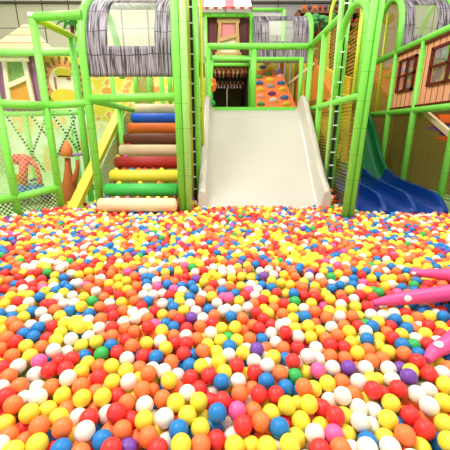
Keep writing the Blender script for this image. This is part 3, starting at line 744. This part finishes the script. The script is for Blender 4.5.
# small ornaments seen between the poles
pm = thing('foam_palm', 'small green palm tuft above the picture board at upper left', 'palm', (-2.35, 5.3, FZ))
pc = at(72, 27, 5.3)
MB().tube([(pc.x, 5.3, FZ), (pc.x, 5.3, pc.z)], .03, 8).build('trunk', BROWN, pm)
for k in range(8):
    a_ = R(k * 45 + 10); dx, dy = math.cos(a_), math.sin(a_); b = MB()
    def fn(u, v, dx=dx, dy=dy):
        l = .22 * u; w_ = .035 * math.sin(math.pi * (.1 + .85 * u)) * (v - .5) * 2
        return (pc.x + dx * l - dy * w_, 5.3 + dy * l + dx * w_, pc.z + .10 * math.sin(u * 2.6) - .05 * u), (u, v)
    b.grid(fn, 8, 3).build('palm_leaf', GL, pm, solid=.008)
ho = thing('heart_ornament', 'brown heart shaped ornament on a stalk seen through the right arch', 'ornament', (2.95, 6.6, 1.5))
hp = at(388, 20, 6.6); BH = mat('olive_brown_foam', rgb(125, 98, 35), .6)
pts = []
for k in range(28):
    t_ = 2 * math.pi * k / 28; pts.append(hp + Vector((16 * math.sin(t_) ** 3, 0, 13 * math.cos(t_) - 5 * math.cos(2 * t_) - 2 * math.cos(3 * t_) - math.cos(4 * t_))) * .0068)
MB().poly(pts, .06, n=(0, 1, 0)).build('heart', BH, ho); MB().tube([(hp.x, 6.6, 1.5), (hp.x, 6.6, hp.z)], .02, 8).build('stalk', BH, ho)
ba = thing('back_arch', 'small yellow green arch behind the foam tree crowns', 'arch', (2.0, 6.3, FZ))
tube('arch_rail', [(2.0 - .17, 6.3, FZ)] + arc((1.83, 6.3, 2.5), 3.42, (2.13, 6.45, 2.5), spring=3.1) + [(2.13, 6.45, FZ)], .03, YGREEN, ba)
# ---------------------------------------------------------------- pink sea star toy lying on the balls
PK = mat('pink_vinyl', rgb(240, 88, 150), .4, .04, 10)
pk = thing('inflatable_toy', 'pink inflatable toy with tapering white spotted arms on the balls at right', 'toy', (1.55, 1.5, .42))
ARMS = [[(.745, 1.415, .385, .014), (.84, 1.42, .40, .028), (.95, 1.43, .41, .035), (1.1, 1.445, .42, .040), (1.3, 1.46, .43, .05), (1.55, 1.49, .43, .06)],
        [(1.115, 1.745, .392, .012), (1.17, 1.72, .405, .024), (1.27, 1.67, .42, .034), (1.4, 1.6, .43, .045), (1.55, 1.5, .43, .055)],
        [(.765, 1.0, .385, .014), (.815, 1.04, .395, .026), (.90, 1.08, .405, .034), (1.05, 1.17, .42, .040), (1.3, 1.33, .43, .05), (1.55, 1.48, .43, .06)]]
ARMS.append([(2.3, 1.5, .41, .014), (2.0, 1.5, .42, .035), (1.55, 1.5, .43, .06)])
DENSE = []
for A_ in ARMS:
    Q = spl(A_, 5); DENSE += Q
    o = MB().tube([q[:3] for q in Q], [q[3] for q in Q], 18).build('arm', PK, pk)
    def spot(i, lat, s, A_=A_, Q=Q, o=o):
        q = Q[i]; t = Vector(Q[i + 1][:3]) - Vector(Q[i][:3]); t.normalize()
        c0 = Vector(q[:3]); tocam = (Vector((0, 0, CAMZ)) - c0); tocam -= t * tocam.dot(t); tocam.normalize()
        side = t.cross(tocam); m = MB()
        def fn(u, v):
            a = 2 * math.pi * u; lx = math.cos(a) * v * s; ly = math.sin(a) * v * s * .75
            th = lat + ly / q[3]
            return c0 + t * lx + (tocam * math.cos(th) + side * math.sin(th)) * (q[3] + .0025), (u, v)
        m.grid(fn, 18, 4).build('spot', WHITEP, o)
    if A_ is ARMS[0]: spot(8, .1, .020)
    elif A_ is ARMS[1]: spot(2, .0, .012)
    elif A_ is ARMS[2]: spot(6, -.5, .020)
MB().ball((1.56, 1.5, .46), .14, (1, 1, .75), 24, 14).build('body', PK, pk)

# ---------------------------------------------------------------- the balls
RB = .0283; ZC = .372
CC = {'Y': (250, 224, 66), 'O': (255, 126, 66), 'R': (238, 58, 54), 'W': (240, 234, 218), 'B': (34, 126, 196), 'G': (58, 178, 82), 'P': (252, 100, 158), 'V': (122, 72, 166)}
CN = {'Y': 'yellow', 'O': 'orange', 'R': 'red', 'W': 'white', 'B': 'blue', 'G': 'green', 'P': 'pink', 'V': 'purple'}
KEYS = 'YORWBGPV'
BM = {k: mat(CN[k] + '_ball_plastic', rgb(*CC[k]), .4, .02, 30, .35) for k in KEYS}
for k in KEYS:
    b_ = BM[k].node_tree.nodes['Principled BSDF']
    b_.inputs['Subsurface Weight'].default_value = 0.0
DATA = "Y25,903,0 B122,900,0 R225,898,0 R315,898,0 R640,898,0 W732,898,0 O680,897,0 Y533,895,0 W780,895,0 V253,895,1 O162,895,1 W703,895,1 Y470,893,0 R115,893,1 W555,893,1 Y840,893,1 W2,892,0 Y502,892,0 Y75,888,0 Y365,888,0 O400,888,0 Y578,887,0 B732,885,0 Y898,885,0 B878,885,1 W335,883,1 O50,882,1 B203,880,0 R430,880,0 O273,878,1 O527,878,1 B103,878,2 Y770,877,1 Y142,875,1 O18,873,0 O297,873,0 P670,873,0 W465,873,1 O811,872,0 Y592,872,1 Y695,870,1 W628,868,0 B380,867,2 W171,866,0 B560,865,0 O245,863,0 B357,862,0 B200,862,2 O123,861,0 R849,861,0 Y322,860,1 O220,860,2 R48,858,1 Y402,857,0 O83,854,0 R486,853,0 Y643,853,1 B428,852,1 W455,850,1 W742,850,1 Y888,848,0 R573,848,1 Y12,847,0 O524,846,0 W719,845,0 R350,845,2 Y288,843,0 Y598,842,0 Y115,840,0 Y775,840,0 R260,840,1 W307,838,2 O623,838,2 O853,838,2 R179,837,0 W330,835,0 Y375,835,0 W155,835,1 W212,835,1 R669,833,0 Y405,832,1 Y688,832,1 R818,830,0 R233,829,0 Y58,828,0 B434,828,0 O352,828,2 Y543,827,0 R0,825,2 P475,822,0 O507,822,1 W745,822,1 Y97,820,1 O132,820,1 O188,820,1 R642,820,1 W717,817,1 R460,815,1 O26,813,0 W290,813,0 Y573,813,0 W858,813,0 Y617,810,0 Y377,810,2 W498,808,1 O254,807,0 Y397,807,0 Y598,807,0 Y783,807,0 Y533,807,2 O823,807,2 Y354,805,0 Y888,805,0 R418,805,1 Y165,802,0 R445,802,0 W660,802,1 O325,798,0 W49,798,1 Y272,798,2 Y733,797,1 Y205,796,0 R10,795,0 W77,795,0 W687,795,0 Y125,793,0 R235,792,1 R635,792,2 R520,790,0 R554,790,0 W832,790,0 O708,790,1 W376,788,0 O480,788,0 B588,787,1 R760,785,0 O190,785,1 O303,783,1 W423,783,1 W857,782,1 O285,780,0 R747,780,0 R795,778,0 W72,778,1 O505,778,1 Y628,778,1 O148,778,2 R397,777,0 B570,777,0 O608,777,0 O103,775,0 W3,775,1 O357,775,1 O40,773,0 O162,773,0 Y133,773,2 Y654,767,0 Y887,767,0 Y225,765,0 W257,765,0 O685,765,0 W716,765,0 B443,763,0 B531,763,0 W477,763,0 Y339,762,0 Y743,760,1 W783,760,1 Y757,760,1 W137,758,0 R381,758,0 Y277,758,1 R417,757,0 R197,755,0 O18,753,0 V817,753,0 W543,753,2 G588,752,0 W355,752,1 W72,749,0 Y492,748,1 O297,747,0 O560,747,0 Y427,747,1 W885,747,1 Y445,745,0 R510,745,0 R855,745,0 Y613,745,1 Y162,743,0 W328,743,0 Y253,742,0 P635,742,0 Y822,742,1 R98,741,0 W735,740,0 R130,738,0 O278,738,0 W777,738,0 W305,738,1 V802,738,1 O897,737,0 O715,737,2 W665,736,0 V697,736,0 Y401,735,0 R5,735,1 B362,735,1 W37,733,0 Y222,733,0 W536,733,0 O198,733,1 B380,732,0 R474,732,0 O808,730,2 W415,728,0 B493,728,2 Y177,727,0 Y437,727,0 O343,725,0 P78,723,0 R585,723,0 R835,723,0 W605,723,1 W509,723,0 O742,722,0 Y878,722,0 R118,722,1 B898,722,1 B102,720,2 R143,718,0 W254,718,0 B572,718,0 W637,718,1 O690,717,1 B312,715,0 Y546,715,0 O760,715,1 Y60,713,0 R287,713,0 W615,713,0 O660,713,0 W530,713,1 B168,713,2 B273,713,2 O24,712,0 R367,710,0 W457,710,0 O810,710,0 B387,710,1 G203,708,0 B839,708,0 Y486,707,0 Y716,707,0 R235,705,0 Y433,705,0 O407,705,0 Y778,705,0 W133,705,1 W109,703,0 V515,702,0 W493,700,1 O737,700,1 O3,698,1 O532,698,1 Y332,697,0 R593,697,0 W632,697,0 O568,697,1 O83,695,0 R688,695,0 Y387,695,2 Y52,693,0 Y163,693,0 O264,693,0 B460,693,1 B222,692,0 G828,692,0 Y413,690,0 R662,690,0 B802,690,0 Y755,690,1 R372,688,0 Y242,688,2 Y293,687,0 R853,687,1 W552,686,0 R353,685,0 Y702,685,1 W428,685,2 R31,684,0 Y193,684,0 W321,683,0 B737,683,0 O625,683,2 Y443,682,0 Y474,682,0 W873,682,0 Y113,680,0 O395,680,0 B523,680,0 R253,680,1 R575,680,1 Y717,680,1 W142,678,0 O498,678,0 O653,678,1 Y760,677,0 R785,677,0 W830,677,0 R92,677,1 O205,677,1 O240,677,2 O15,675,0 Y620,675,1 B68,674,0 O225,673,0 W369,673,0 W595,673,0 W177,673,1 G458,673,1 O675,671,0 Y803,670,0 Y852,670,0 R882,670,0 O310,670,1 O347,670,1 B157,668,1 B50,667,0 W422,667,0 W545,667,0 Y897,667,0 Y95,667,2 Y699,666,0 Y122,665,0 R572,665,0 W730,665,0 O777,665,1 O268,664,0 Y325,663,0 Y637,663,0 Y287,662,1 O250,660,1 O487,660,1 O832,660,1 Y443,658,0 Y470,658,0 B815,658,0 B77,657,0 Y158,657,0 W197,657,0 R373,657,0 R518,657,0 Y590,657,0 Y10,657,1 Y173,657,1 O607,657,1 O35,655,0 Y147,655,0 R225,655,0 R297,655,0 B348,655,0 W663,655,0 B745,655,0 Y882,655,0 R107,653,0 O400,653,0 W560,653,0 Y618,653,0 R717,653,0 W837,653,1 W60,652,0 P310,652,0 O503,652,0 O688,652,0 R780,652,0 R857,652,0 Y130,650,0 R543,650,0 G733,650,0 O23,648,0 R425,647,0 W573,647,0 B330,647,1 Y5,645,0 W133,645,0 W248,645,0 Y757,645,0 Y147,643,0 Y157,643,0 W175,643,0 Y813,642,0 W92,640,0 R357,640,0 B790,640,0 O200,638,0 R528,638,0 Y588,638,0 W275,637,0 W408,637,0 O485,637,0 O835,637,0 O292,637,1 V383,636,0 B23,635,0 Y47,635,0 B597,635,0 B607,635,0 O653,635,0 B463,634,0 O343,633,0 W680,633,0 O705,633,0 Y858,633,0 B887,633,0 Y720,633,1 Y122,633,0 R225,632,0 W767,632,0 O428,631,0 Y327,630,0 W740,630,0 B0,628,0 B178,628,0 W287,628,0 O565,628,0 W788,628,0 Y537,627,0 R812,627,1 W83,625,0 W267,625,0 R513,625,0 B65,623,0 B138,623,0 R307,623,0 W445,623,0 O630,623,0 B842,623,2 W392,623,0 W22,622,0 O247,622,0 Y367,622,0 Y658,622,0 Y682,622,1 Y46,620,0 O109,620,0 R223,620,0 B417,620,0 W473,620,0 Y587,619,0 W453,619,0 W607,618,0 Y528,618,2 O547,617,0 B347,615,0 W496,615,0 O200,614,0 Y162,613,0 R283,613,0 Y712,613,0 R733,612,0 P747,612,0 W682,610,0 W380,609,0 Y10,608,0 W127,608,0 W218,608,0 W325,608,0 R568,608,0 R93,608,1 R106,608,1 B227,608,2 W434,607,0 W147,607,0 O508,607,0 Y623,607,0 B340,607,1 W58,605,0 Y243,605,0 G185,603,0 B296,603,0 Y359,603,0 G590,603,0 R35,603,0 O269,602,0 Y478,602,0 R526,601,0 O400,601,0 Y547,601,0 R687,600,0 W707,599,0 Y660,598,0 W115,597,0 Y102,595,0 Y168,595,0 O208,595,0 P447,595,0 B379,595,0 P457,595,0 R745,595,0 B80,594,0 Y22,593,0 Y360,593,0 Y423,593,0 R628,593,0 W145,592,0 R237,592,0 W405,592,0 R490,592,0 W510,592,0 Y58,591,0 W287,591,0 R339,590,0 W307,590,0 Y532,590,0 Y652,590,0 R722,590,0 O682,590,0 R605,590,0 R778,590,0 Y43,590,1 O262,588,0 W325,588,0 B470,588,0 Y573,588,0 B590,588,0 R597,588,0 O815,588,0 R553,587,0 P795,587,0 Y126,586,0 O628,585,0 G755,585,0 O892,585,0 O872,585,0 Y92,583,0 B445,583,0 W363,583,0 Y737,583,0 W192,583,0 B110,582,0 R217,582,0 P498,582,0 G747,582,0 B827,582,0 O28,582,1 O418,581,0 Y700,581,0 W47,580,0 Y255,580,0 W515,580,0 R848,580,0 R67,580,1 R12,579,0 P350,579,0 B388,579,0 B663,577,0 W723,577,0 B137,577,1 P87,577,0 W295,577,0 B543,576,0 B805,576,0 W105,575,0 O178,575,0 O458,575,0 O605,575,0 P315,573,0 Y482,573,0 Y630,573,0 R743,573,0 Y770,573,0 Y237,573,0 O273,573,0 B362,573,0 O83,572,0 P173,572,0 O597,572,0 R67,571,0 B127,571,0 B524,571,0 B680,571,0 G828,571,0 Y581,570,0 W502,570,0 B707,570,0 B30,570,1 B382,570,1 B335,569,0 R427,569,0 W783,569,0 R855,569,0 R43,568,0 W147,568,0 Y218,568,0 R367,568,0 W662,568,1 O198,567,0 W443,567,0 P728,567,0 W157,567,0 B293,567,0 Y562,566,0 O647,566,0 Y107,565,0 O350,565,0 Y607,565,0 Y408,564,0 B833,563,0 W58,563,1 Y253,562,0 W313,562,0 Y543,562,0 W690,562,0 O17,561,0 O2,560,1 R83,559,0 V392,559,0 O180,558,0 B707,558,0 Y770,558,0 Y63,558,1 W202,557,0 Y237,557,0 O332,557,0 R353,557,0 Y743,557,0 Y785,557,0 O802,557,0 B127,556,0 B293,555,0 B302,555,0 R372,555,0 Y412,555,0 Y463,555,0 Y502,555,0 W640,555,0 R37,555,1 G662,554,0 Y813,554,0 O268,553,0 Y483,553,0 O590,553,0 B757,553,0 Y435,553,0 V527,553,0 W618,553,0 Y110,552,0 W897,552,0 Y158,550,0 O308,550,0 W547,550,0 Y568,550,0 R723,550,0 R62,548,0 W143,548,0 R202,548,0 O222,548,0 Y425,548,0 Y677,548,0 Y47,547,0 R75,547,0 W445,547,0 R10,547,1 G93,545,0 Y330,545,0 Y357,545,0 W390,545,0 O695,545,0 Y847,545,0 Y873,545,0 P255,544,0 W287,544,0 O32,543,0 Y177,543,0 B320,543,0 W303,543,0 O478,543,0 W520,543,0 Y647,543,0 O758,543,0 O793,543,0 W770,543,0 B815,543,0 P830,543,0 B732,543,0 R408,542,0"
T = []; cols_ = []; lev = []
for it in DATA.split():
    c = it[0]; a, b, h = it[1:].split(','); px, py, h = int(a) / 2, int(b) / 2, int(h)
    d = ray(px, py); zz = ZC + (0, -.014, -.030)[h]; s = (zz - CAMZ) / d.z
    T.append((d.x * s, d.y * s, zz)); cols_.append(c); lev.append(h)
T = np.array(T); lev = np.array(lev); O0 = np.array([0, 0, CAMZ]); Dr = T - O0; Dr /= np.linalg.norm(Dr, axis=1)[:, None]
base = T.copy(); DN = np.array([q for q in DENSE])
def avoid_arms(X, grow=0.0):
    for q in DN:
        d = X - q[:3]; L_ = np.linalg.norm(d, axis=1); need = q[3] + RB * .97 + grow; m = (L_ < need)
        if m.any():
            dd = d[m] / np.maximum(L_[m], 1e-6)[:, None]; dd[:, 2] = np.minimum(dd[:, 2], -.2); dd /= np.linalg.norm(dd, axis=1)[:, None]
            X[m] += dd * (need - L_[m])[:, None]
for itn in range(220):
    d = T[:, None, :] - T[None, :, :]; L_ = np.linalg.norm(d, axis=2) + np.eye(len(T)) * 9
    ov = np.maximum(0, 2 * RB - L_)
    push = (d / L_[:, :, None] * (ov * .5)[:, :, None]).sum(1)
    T = T + push * .8
    if itn < 200:
        q = T - O0; al = (q * Dr).sum(1)[:, None] * Dr; lat = q - al
        T = O0 + al + lat * .86
        T += (base - T) * .012
    T[:, 2] = np.clip(T[:, 2], FZ + RB, ZC + .05)
    avoid_arms(T)
# filler balls under and beyond
def in_pit(X, Y):
    a = (Y < 3.98) & (X > -1.83) & (X < 1.33)
    lft = (X <= -1.83) & (X > -2.75) & (Y < 3.46 + (X + 1.87) * 1.0)
    rgt = (X >= 1.33) & (X < 2.42) & (Y < 3.22)
    rgt2 = (X >= 1.19) & (X < 1.36) & (Y < 4.1)
    ok = (a | lft | rgt | rgt2) & (Y > .32) & (np.abs(X) < .84 * Y + .85)
    ok &= ~((X > -.33) & (X < 1.2) & (Y > 3.5)); return ok
n0 = 30000
XY = np.stack([rng.uniform(-2.75, 2.45, n0), rng.uniform(.32, 4.0, n0)], 1); XY = XY[in_pit(XY[:, 0], XY[:, 1])]
def prj(Q):
    z = Q[:, 2] - CAMZ; f = Q[:, 1] * CP - z * SP; u = Q[:, 1] * SP + z * CP
    return 225 + F * Q[:, 0] / f, 225 - F * u / f
Fz = np.c_[XY, np.full(len(XY), ZC)]; px_, py_ = prj(Fz)
zone = (py_ > 271) & (px_ > -4) & (px_ < 454) & (py_ < 452)
wave = .010 * np.sin(XY[:, 0] * 5.1 + 1) * np.sin(XY[:, 1] * 4.3) + .006 * np.sin(XY[:, 0] * 13 + XY[:, 1] * 9)
back = np.clip((XY[:, 1] - 3.3) / .5, 0, 1) * .03 * ((XY[:, 0] < -.4) | (XY[:, 0] > 1.2))
top = np.where(zone, ZC - .040, ZC + wave + back)
bot = np.full(len(XY), FZ + RB)
Z = bot + (top - bot) * rng.uniform(0, 1, len(XY)) ** .75
Fp = np.c_[XY, Z]
area_ = 0.0
# keep a packing of the right density
vol = (in_pit(*(g := np.stack(np.meshgrid(np.linspace(-2.75, 2.45, 260), np.linspace(.32, 4, 180)), -1).reshape(-1, 2)).T).mean() * 5.2 * 3.68) * (ZC - FZ + .01)
keepn = int(vol * .66 / (4 / 3 * math.pi * RB ** 3)); keepn = min(keepn, len(Fp))
idx = rng.permutation(len(Fp))[:keepn]; Fp = Fp[idx]; top = top[idx]; bot = bot[idx]; zone = zone[idx]
OBST = [(x, y, .05) for (x, y) in ((-2.16, 3.21), (-1.87, 3.53), (-1.42, 3.53), (-.47, 3.39), (-.397, 3.40), (-.318, 3.87), (1.205, 3.08), (1.265, 3.09), (1.225, 3.86), (1.305, 3.86))]
def cells(P_, cs):
    ij = np.floor(P_ / cs).astype(np.int64); ij -= ij.min(0) - 1; n = ij.max(0) + 2
    return (ij[:, 0] * n[1] + ij[:, 1]) * n[2] + ij[:, 2], n
def pairs(P_, cs):
    key, n = cells(P_, cs); order = np.argsort(key, kind='stable'); ks = key[order]; out_i = []; out_j = []
    for dx in (-1, 0, 1):
        for dy in (-1, 0, 1):
            for dz in (-1, 0, 1):
                off = (dx * n[1] + dy) * n[2] + dz
                lo = np.searchsorted(ks, key + off, 'left'); hi = np.searchsorted(ks, key + off, 'right')
                cnt = hi - lo; m = cnt.max() if len(cnt) else 0
                for k in range(m):
                    w_ = cnt > k; i = np.nonzero(w_)[0]; j = order[lo[w_] + k]; s_ = i < j
                    out_i.append(i[s_]); out_j.append(j[s_])
    i = np.concatenate(out_i); j = np.concatenate(out_j)
    d = np.linalg.norm(P_[i] - P_[j], axis=1); m = d < cs; return i[m], j[m]
nT = len(T); ALL = np.r_[T, Fp]; top = np.r_[np.full(nT, 9.), top]; bot = np.r_[np.full(nT, -9.), bot]
for itn in range(130):
    if itn % 4 == 0: I, J = pairs(ALL, 2 * RB * 1.18)
    d = ALL[I] - ALL[J]; L_ = np.linalg.norm(d, axis=1) + 1e-9; ov = np.maximum(0, 2 * RB - L_); m = ov > 0
    i, j, ps_ = I[m], J[m], (d[m] / L_[m][:, None]) * ov[m][:, None]
    wi = np.where(i < nT, 0., np.where(j < nT, 1., .5)); wj = np.where(j < nT, 0., np.where(i < nT, 1., .5))
    mv = np.zeros_like(ALL); cn = np.ones(len(ALL))
    for ax in range(3):
        mv[:, ax] += np.bincount(i, ps_[:, ax] * wi, len(ALL)); mv[:, ax] -= np.bincount(j, ps_[:, ax] * wj, len(ALL))
    ALL += mv * .75
    fz_ = ALL[nT:]; avoid_arms(fz_) if itn % 3 == 0 else None
    ALL[nT:] = fz_
    ALL[:, 2] = np.minimum(np.maximum(ALL[:, 2], bot), top)
    for (ox, oy, orr) in OBST:
        d2 = ALL[nT:, :2] - np.array([ox, oy]); L2 = np.hypot(d2[:, 0], d2[:, 1]); m2 = L2 < orr + RB
        ALL[nT:, :2][m2] += d2[m2] / np.maximum(L2[m2], 1e-4)[:, None] * (orr + RB - L2[m2])[:, None]
I, J = pairs(ALL, 2 * RB); d = np.linalg.norm(ALL[I] - ALL[J], axis=1); bad = 2 * RB - d > .010
kill = np.zeros(len(ALL), bool)
for i, j in zip(I[bad], J[bad]):
    if kill[i] or kill[j]: continue
    k = max(i, j)
    if k >= nT: kill[k] = True
for (ry, rz_) in ROLLS[:2]:
    kill |= (np.arange(len(ALL)) >= nT) & (ALL[:, 0] > -1.37) & (ALL[:, 0] < -.48) & (np.hypot(ALL[:, 1] - ry, ALL[:, 2] - rz_) < .073 + RB * .8)
kill |= (np.arange(len(ALL)) >= nT) & (np.abs(ALL[:, 0] + 1.66) < .11) & (ALL[:, 1] > 3.45)
pxA, pyA = prj(ALL)
kill |= (np.arange(len(ALL)) >= nT) & (pyA > 620)
ALL = ALL[~kill]
wts = np.array([.29, .235, .175, .13, .12, .015, .025, .015]); wts /= wts.sum()
cidx = rng.choice(8, len(ALL), p=wts); cidx[:nT] = [KEYS.index(c) for c in cols_]
# extra balls lying on and between the rolls
extra = []; ec = []
for (ri, px0, px1, step, row) in ((1, 98, 176, 8.4, 0), (2, 100, 176, 17, 0), (3, 113, 168, 6.6, 0), (4, 122, 130, 6, 0), (5, 128, 136, 5.2, 0)):
    Y0, z0 = ROLLS[ri - 1]; Y1, z1 = ROLLS[ri]; yy = (Y0 * .42 + Y1 * .58); zz = (z0 + z1) / 2 + .004
    px = px0
    while px < px1:
        q = ray(px, 190); X_ = yy * (px - 225) / 316.0
        if -1.33 < X_ < -.52: extra.append((X_, Y0 + .062, z0 + .062 if ri > 1 else z0 + .055)); ec.append(int(rng.choice(8, p=wts)))
        px += step * random.uniform(.9, 1.25)
for (px, py, Y, c) in ((425, 184.5, 4.3, 'W'), (413, 181, 4.6, 'O'), (331, 191, 3.75, 'O'), (334, 197, 3.62, 'R'), (331, 197.5, 3.5, 'W')):
    q = at(px, py, Y); 
    if px < 400: extra.append(tuple(q)); ec.append(KEYS.index(c))
ALL = np.r_[ALL, np.array(extra)]; cidx = np.r_[cidx, np.array(ec)]
# nearest, largest ones are things of their own; the rest is one object
import bmesh
def ico(n):
    bm = bmesh.new(); bmesh.ops.create_icosphere(bm, subdivisions=n, radius=RB)
    v = np.array([q.co[:] for q in bm.verts]); bm.verts.index_update(); f = np.array([[q.index for q in fc.verts] for fc in bm.faces]); bm.free(); return v, f
V4, F4 = ico(4); V3, F3 = ico(3); V2, F2 = ico(2)
proto = {}
for k in KEYS:
    me = bpy.data.meshes.new('ball'); me.from_pydata(V4.tolist(), [], F4.tolist()); me.polygons.foreach_set('use_smooth', [True] * len(F4)); me.materials.append(BM[k]); me.update(); proto[k] = me
pxA, pyA = prj(ALL)
dist = np.linalg.norm(ALL - O0, axis=1)
rad = F * RB / dist
# visible area from a small software depth buffer
def visible(P_):
    Wd = 900; buf = np.full((Wd, Wd), 1e9); own = np.full((Wd, Wd), -1)
    px, py = prj(P_); z = P_[:, 2] - CAMZ; f = P_[:, 1] * CP - z * SP
    for n in np.argsort(-f):
        x, y, r = px[n] * 2, py[n] * 2, F * RB / f[n] * 2
        x0, x1, y0, y1 = int(max(0, x - r)), int(min(Wd - 1, x + r)) + 1, int(max(0, y - r)), int(min(Wd - 1, y + r)) + 1
        if x0 >= x1 or y0 >= y1: continue
        yy, xx = np.mgrid[y0:y1, x0:x1]; rr = (xx - x) ** 2 + (yy - y) ** 2; m = rr < r * r
        dep = f[n] - np.sqrt(np.maximum(0, 1 - rr / (r * r))) * RB; sub = buf[y0:y1, x0:x1]; m &= dep < sub
        sub[m] = dep[m]; own[y0:y1, x0:x1][m] = n
    return np.bincount(own[own >= 0].ravel(), minlength=len(P_)) / 4
vis = visible(ALL)
order = np.argsort(-vis)[:300]; big = set(order.tolist())
PX, PY = prj(ALL); info = {}
seen = [i for i in range(len(ALL)) if vis[i] > 25 and 0 < PX[i] < 450 and 0 < PY[i] < 460]
SX = np.array([PX[i] for i in seen]); SY = np.array([PY[i] for i in seen])
dirs = {'to its left': (-1, 0), 'to its right': (1, 0), 'behind it': (0, -1), 'in front of it': (0, 1), 'at its back left': (-.7, -.7), 'at its back right': (.7, -.7), 'at its front left': (-.7, .7), 'at its front right': (.7, .7)}
for i in seen:
    dx = SX - PX[i]; dy = SY - PY[i]; L_ = np.hypot(dx, dy) + 1e-6; d_ = {}
    rr = 2 * F * RB / dist[i]
    for nm, (ax, ay) in dirs.items():
        cs = (dx * ax + dy * ay) / L_ / math.hypot(ax, ay); m = (cs > .9) & (L_ < rr * 1.5) & (L_ > 1)
        if m.any(): kk = np.nonzero(m)[0][np.argmin(L_[m])]; d_[nm] = CN[KEYS[cidx[seen[kk]]]]
    cx = ['at far left', 'left of centre', 'near the middle', 'right of centre', 'at far right'][int(min(4, max(0, PX[i] // 90)))]
    ry = 'in the nearest balls' if PY[i] > 395 else 'in the near middle rows' if PY[i] > 350 else 'in the rows before the toy' if PY[i] > 310 else 'further back'
    info[i] = (CN[KEYS[cidx[i]]], ry + ' ' + cx, d_)
import itertools
used = {}
names = list(dirs)
for i in sorted(big):
    if i not in info:
        L_ = np.hypot(PX - PX[i], PY - PY[i]); info[i] = (CN[KEYS[cidx[i]]], ('in the nearest balls ' if PY[i] > 395 else 'further back ') + ['at far left', 'left of centre', 'near the middle', 'right of centre', 'at far right'][int(min(4, max(0, PX[i] // 90)))], {})
    c, reg, nb = info[i]; others = [info[k] for k in info if k != i and info[k][0] == c and info[k][1] == reg]
    best = None
    for n in (1, 2, 3):
        cand = list(itertools.combinations([a for a in names if a in nb], n)); random.shuffle(cand)
        for cb_ in cand:
            if not any(all(o_[2].get(a) == nb[a] for a in cb_) for o_ in others): best = cb_; break
        if best: break
    reg_ = reg
    if not others: best = ()
    if best is None: best = tuple([a for a in names if a in nb][:3])
    lab = c + ' ball ' + reg_
    if best:
        short = {'in the nearest balls': 'nearest rows', 'in the near middle rows': 'near middle rows', 'in the rows before the toy': 'middle rows', 'further back': 'back rows'}
        rk = [s_ for s_ in short if reg.startswith(s_)][0]; lab = c + ' ball, ' + short[rk] + ' ' + reg[len(rk) + 1:]
        by = {}
        lab += ', ' + ', '.join(nb[a] + {'to its left': ' at left', 'to its right': ' at right', 'behind it': ' behind', 'in front of it': ' in front', 'at its back left': ' back left', 'at its back right': ' back right', 'at its front left': ' front left', 'at its front right': ' front right'}[a] for a in best)
    o = bpy.data.objects.new('play_ball', proto[KEYS[cidx[i]]]); COL.objects.link(o); o.location = ALL[i]
    # follow how the hollow balls are turned, nothing else
    o.rotation_euler = (random.uniform(0, 3), random.uniform(0, 3), 0)
    used.setdefault(lab, []).append(o)
    tag(o, lab, 'ball', 'hollow plastic balls nearest in the pit')
def word(n): return ['', 'first', 'second', 'third', 'fourth', 'fifth'][min(n, 5)]
for lab, os_ in used.items():
    if len(os_) > 1:
        os_.sort(key=lambda q: q.location.x / q.location.y)
        for k, q in enumerate(os_): q['label'] = lab + ', ' + word(k + 1) + ' from left'
rest = np.array([i for i in range(len(ALL)) if i not in big])
near = rest[dist[rest] < 1.9]; far = rest[dist[rest] >= 1.9]
vs, fs_, mi = [], [], []; o_ = 0
for sub, V_, F_ in ((near, V3, F3), (far, V2 * 1.02, F2)):
    n = len(sub); 
    vs.append((ALL[sub][:, None, :] + V_[None]).reshape(-1, 3)); fs_.append((F_[None] + (np.arange(n) * len(V_))[:, None, None]).reshape(-1, 3) + o_); o_ += n * len(V_)
    mi.append(np.repeat(cidx[sub], len(F_)))
vs = np.concatenate(vs); fs_ = np.concatenate(fs_); mi = np.concatenate(mi).astype(np.int32)
me = bpy.data.meshes.new('play_ball_bed'); me.vertices.add(len(vs)); me.vertices.foreach_set('co', vs.astype(np.float32).ravel())
me.loops.add(len(fs_) * 3); me.loops.foreach_set('vertex_index', fs_.astype(np.int32).ravel()); me.polygons.add(len(fs_))
me.polygons.foreach_set('loop_start', np.arange(0, len(fs_) * 3, 3, dtype=np.int32))
me.update(calc_edges=True); me.polygons.foreach_set('use_smooth', np.ones(len(fs_), bool))
for k in KEYS: me.materials.append(BM[k])
me.polygons.foreach_set('material_index', mi); me.update()
o = bpy.data.objects.new('play_ball_bed', me); COL.objects.link(o)
tag(o, 'deep bed of small red, yellow, orange, blue and white plastic balls filling the pit', 'balls', kind='stuff')
print('balls', len(ALL), 'individual', len(big), 'labels', len(used))
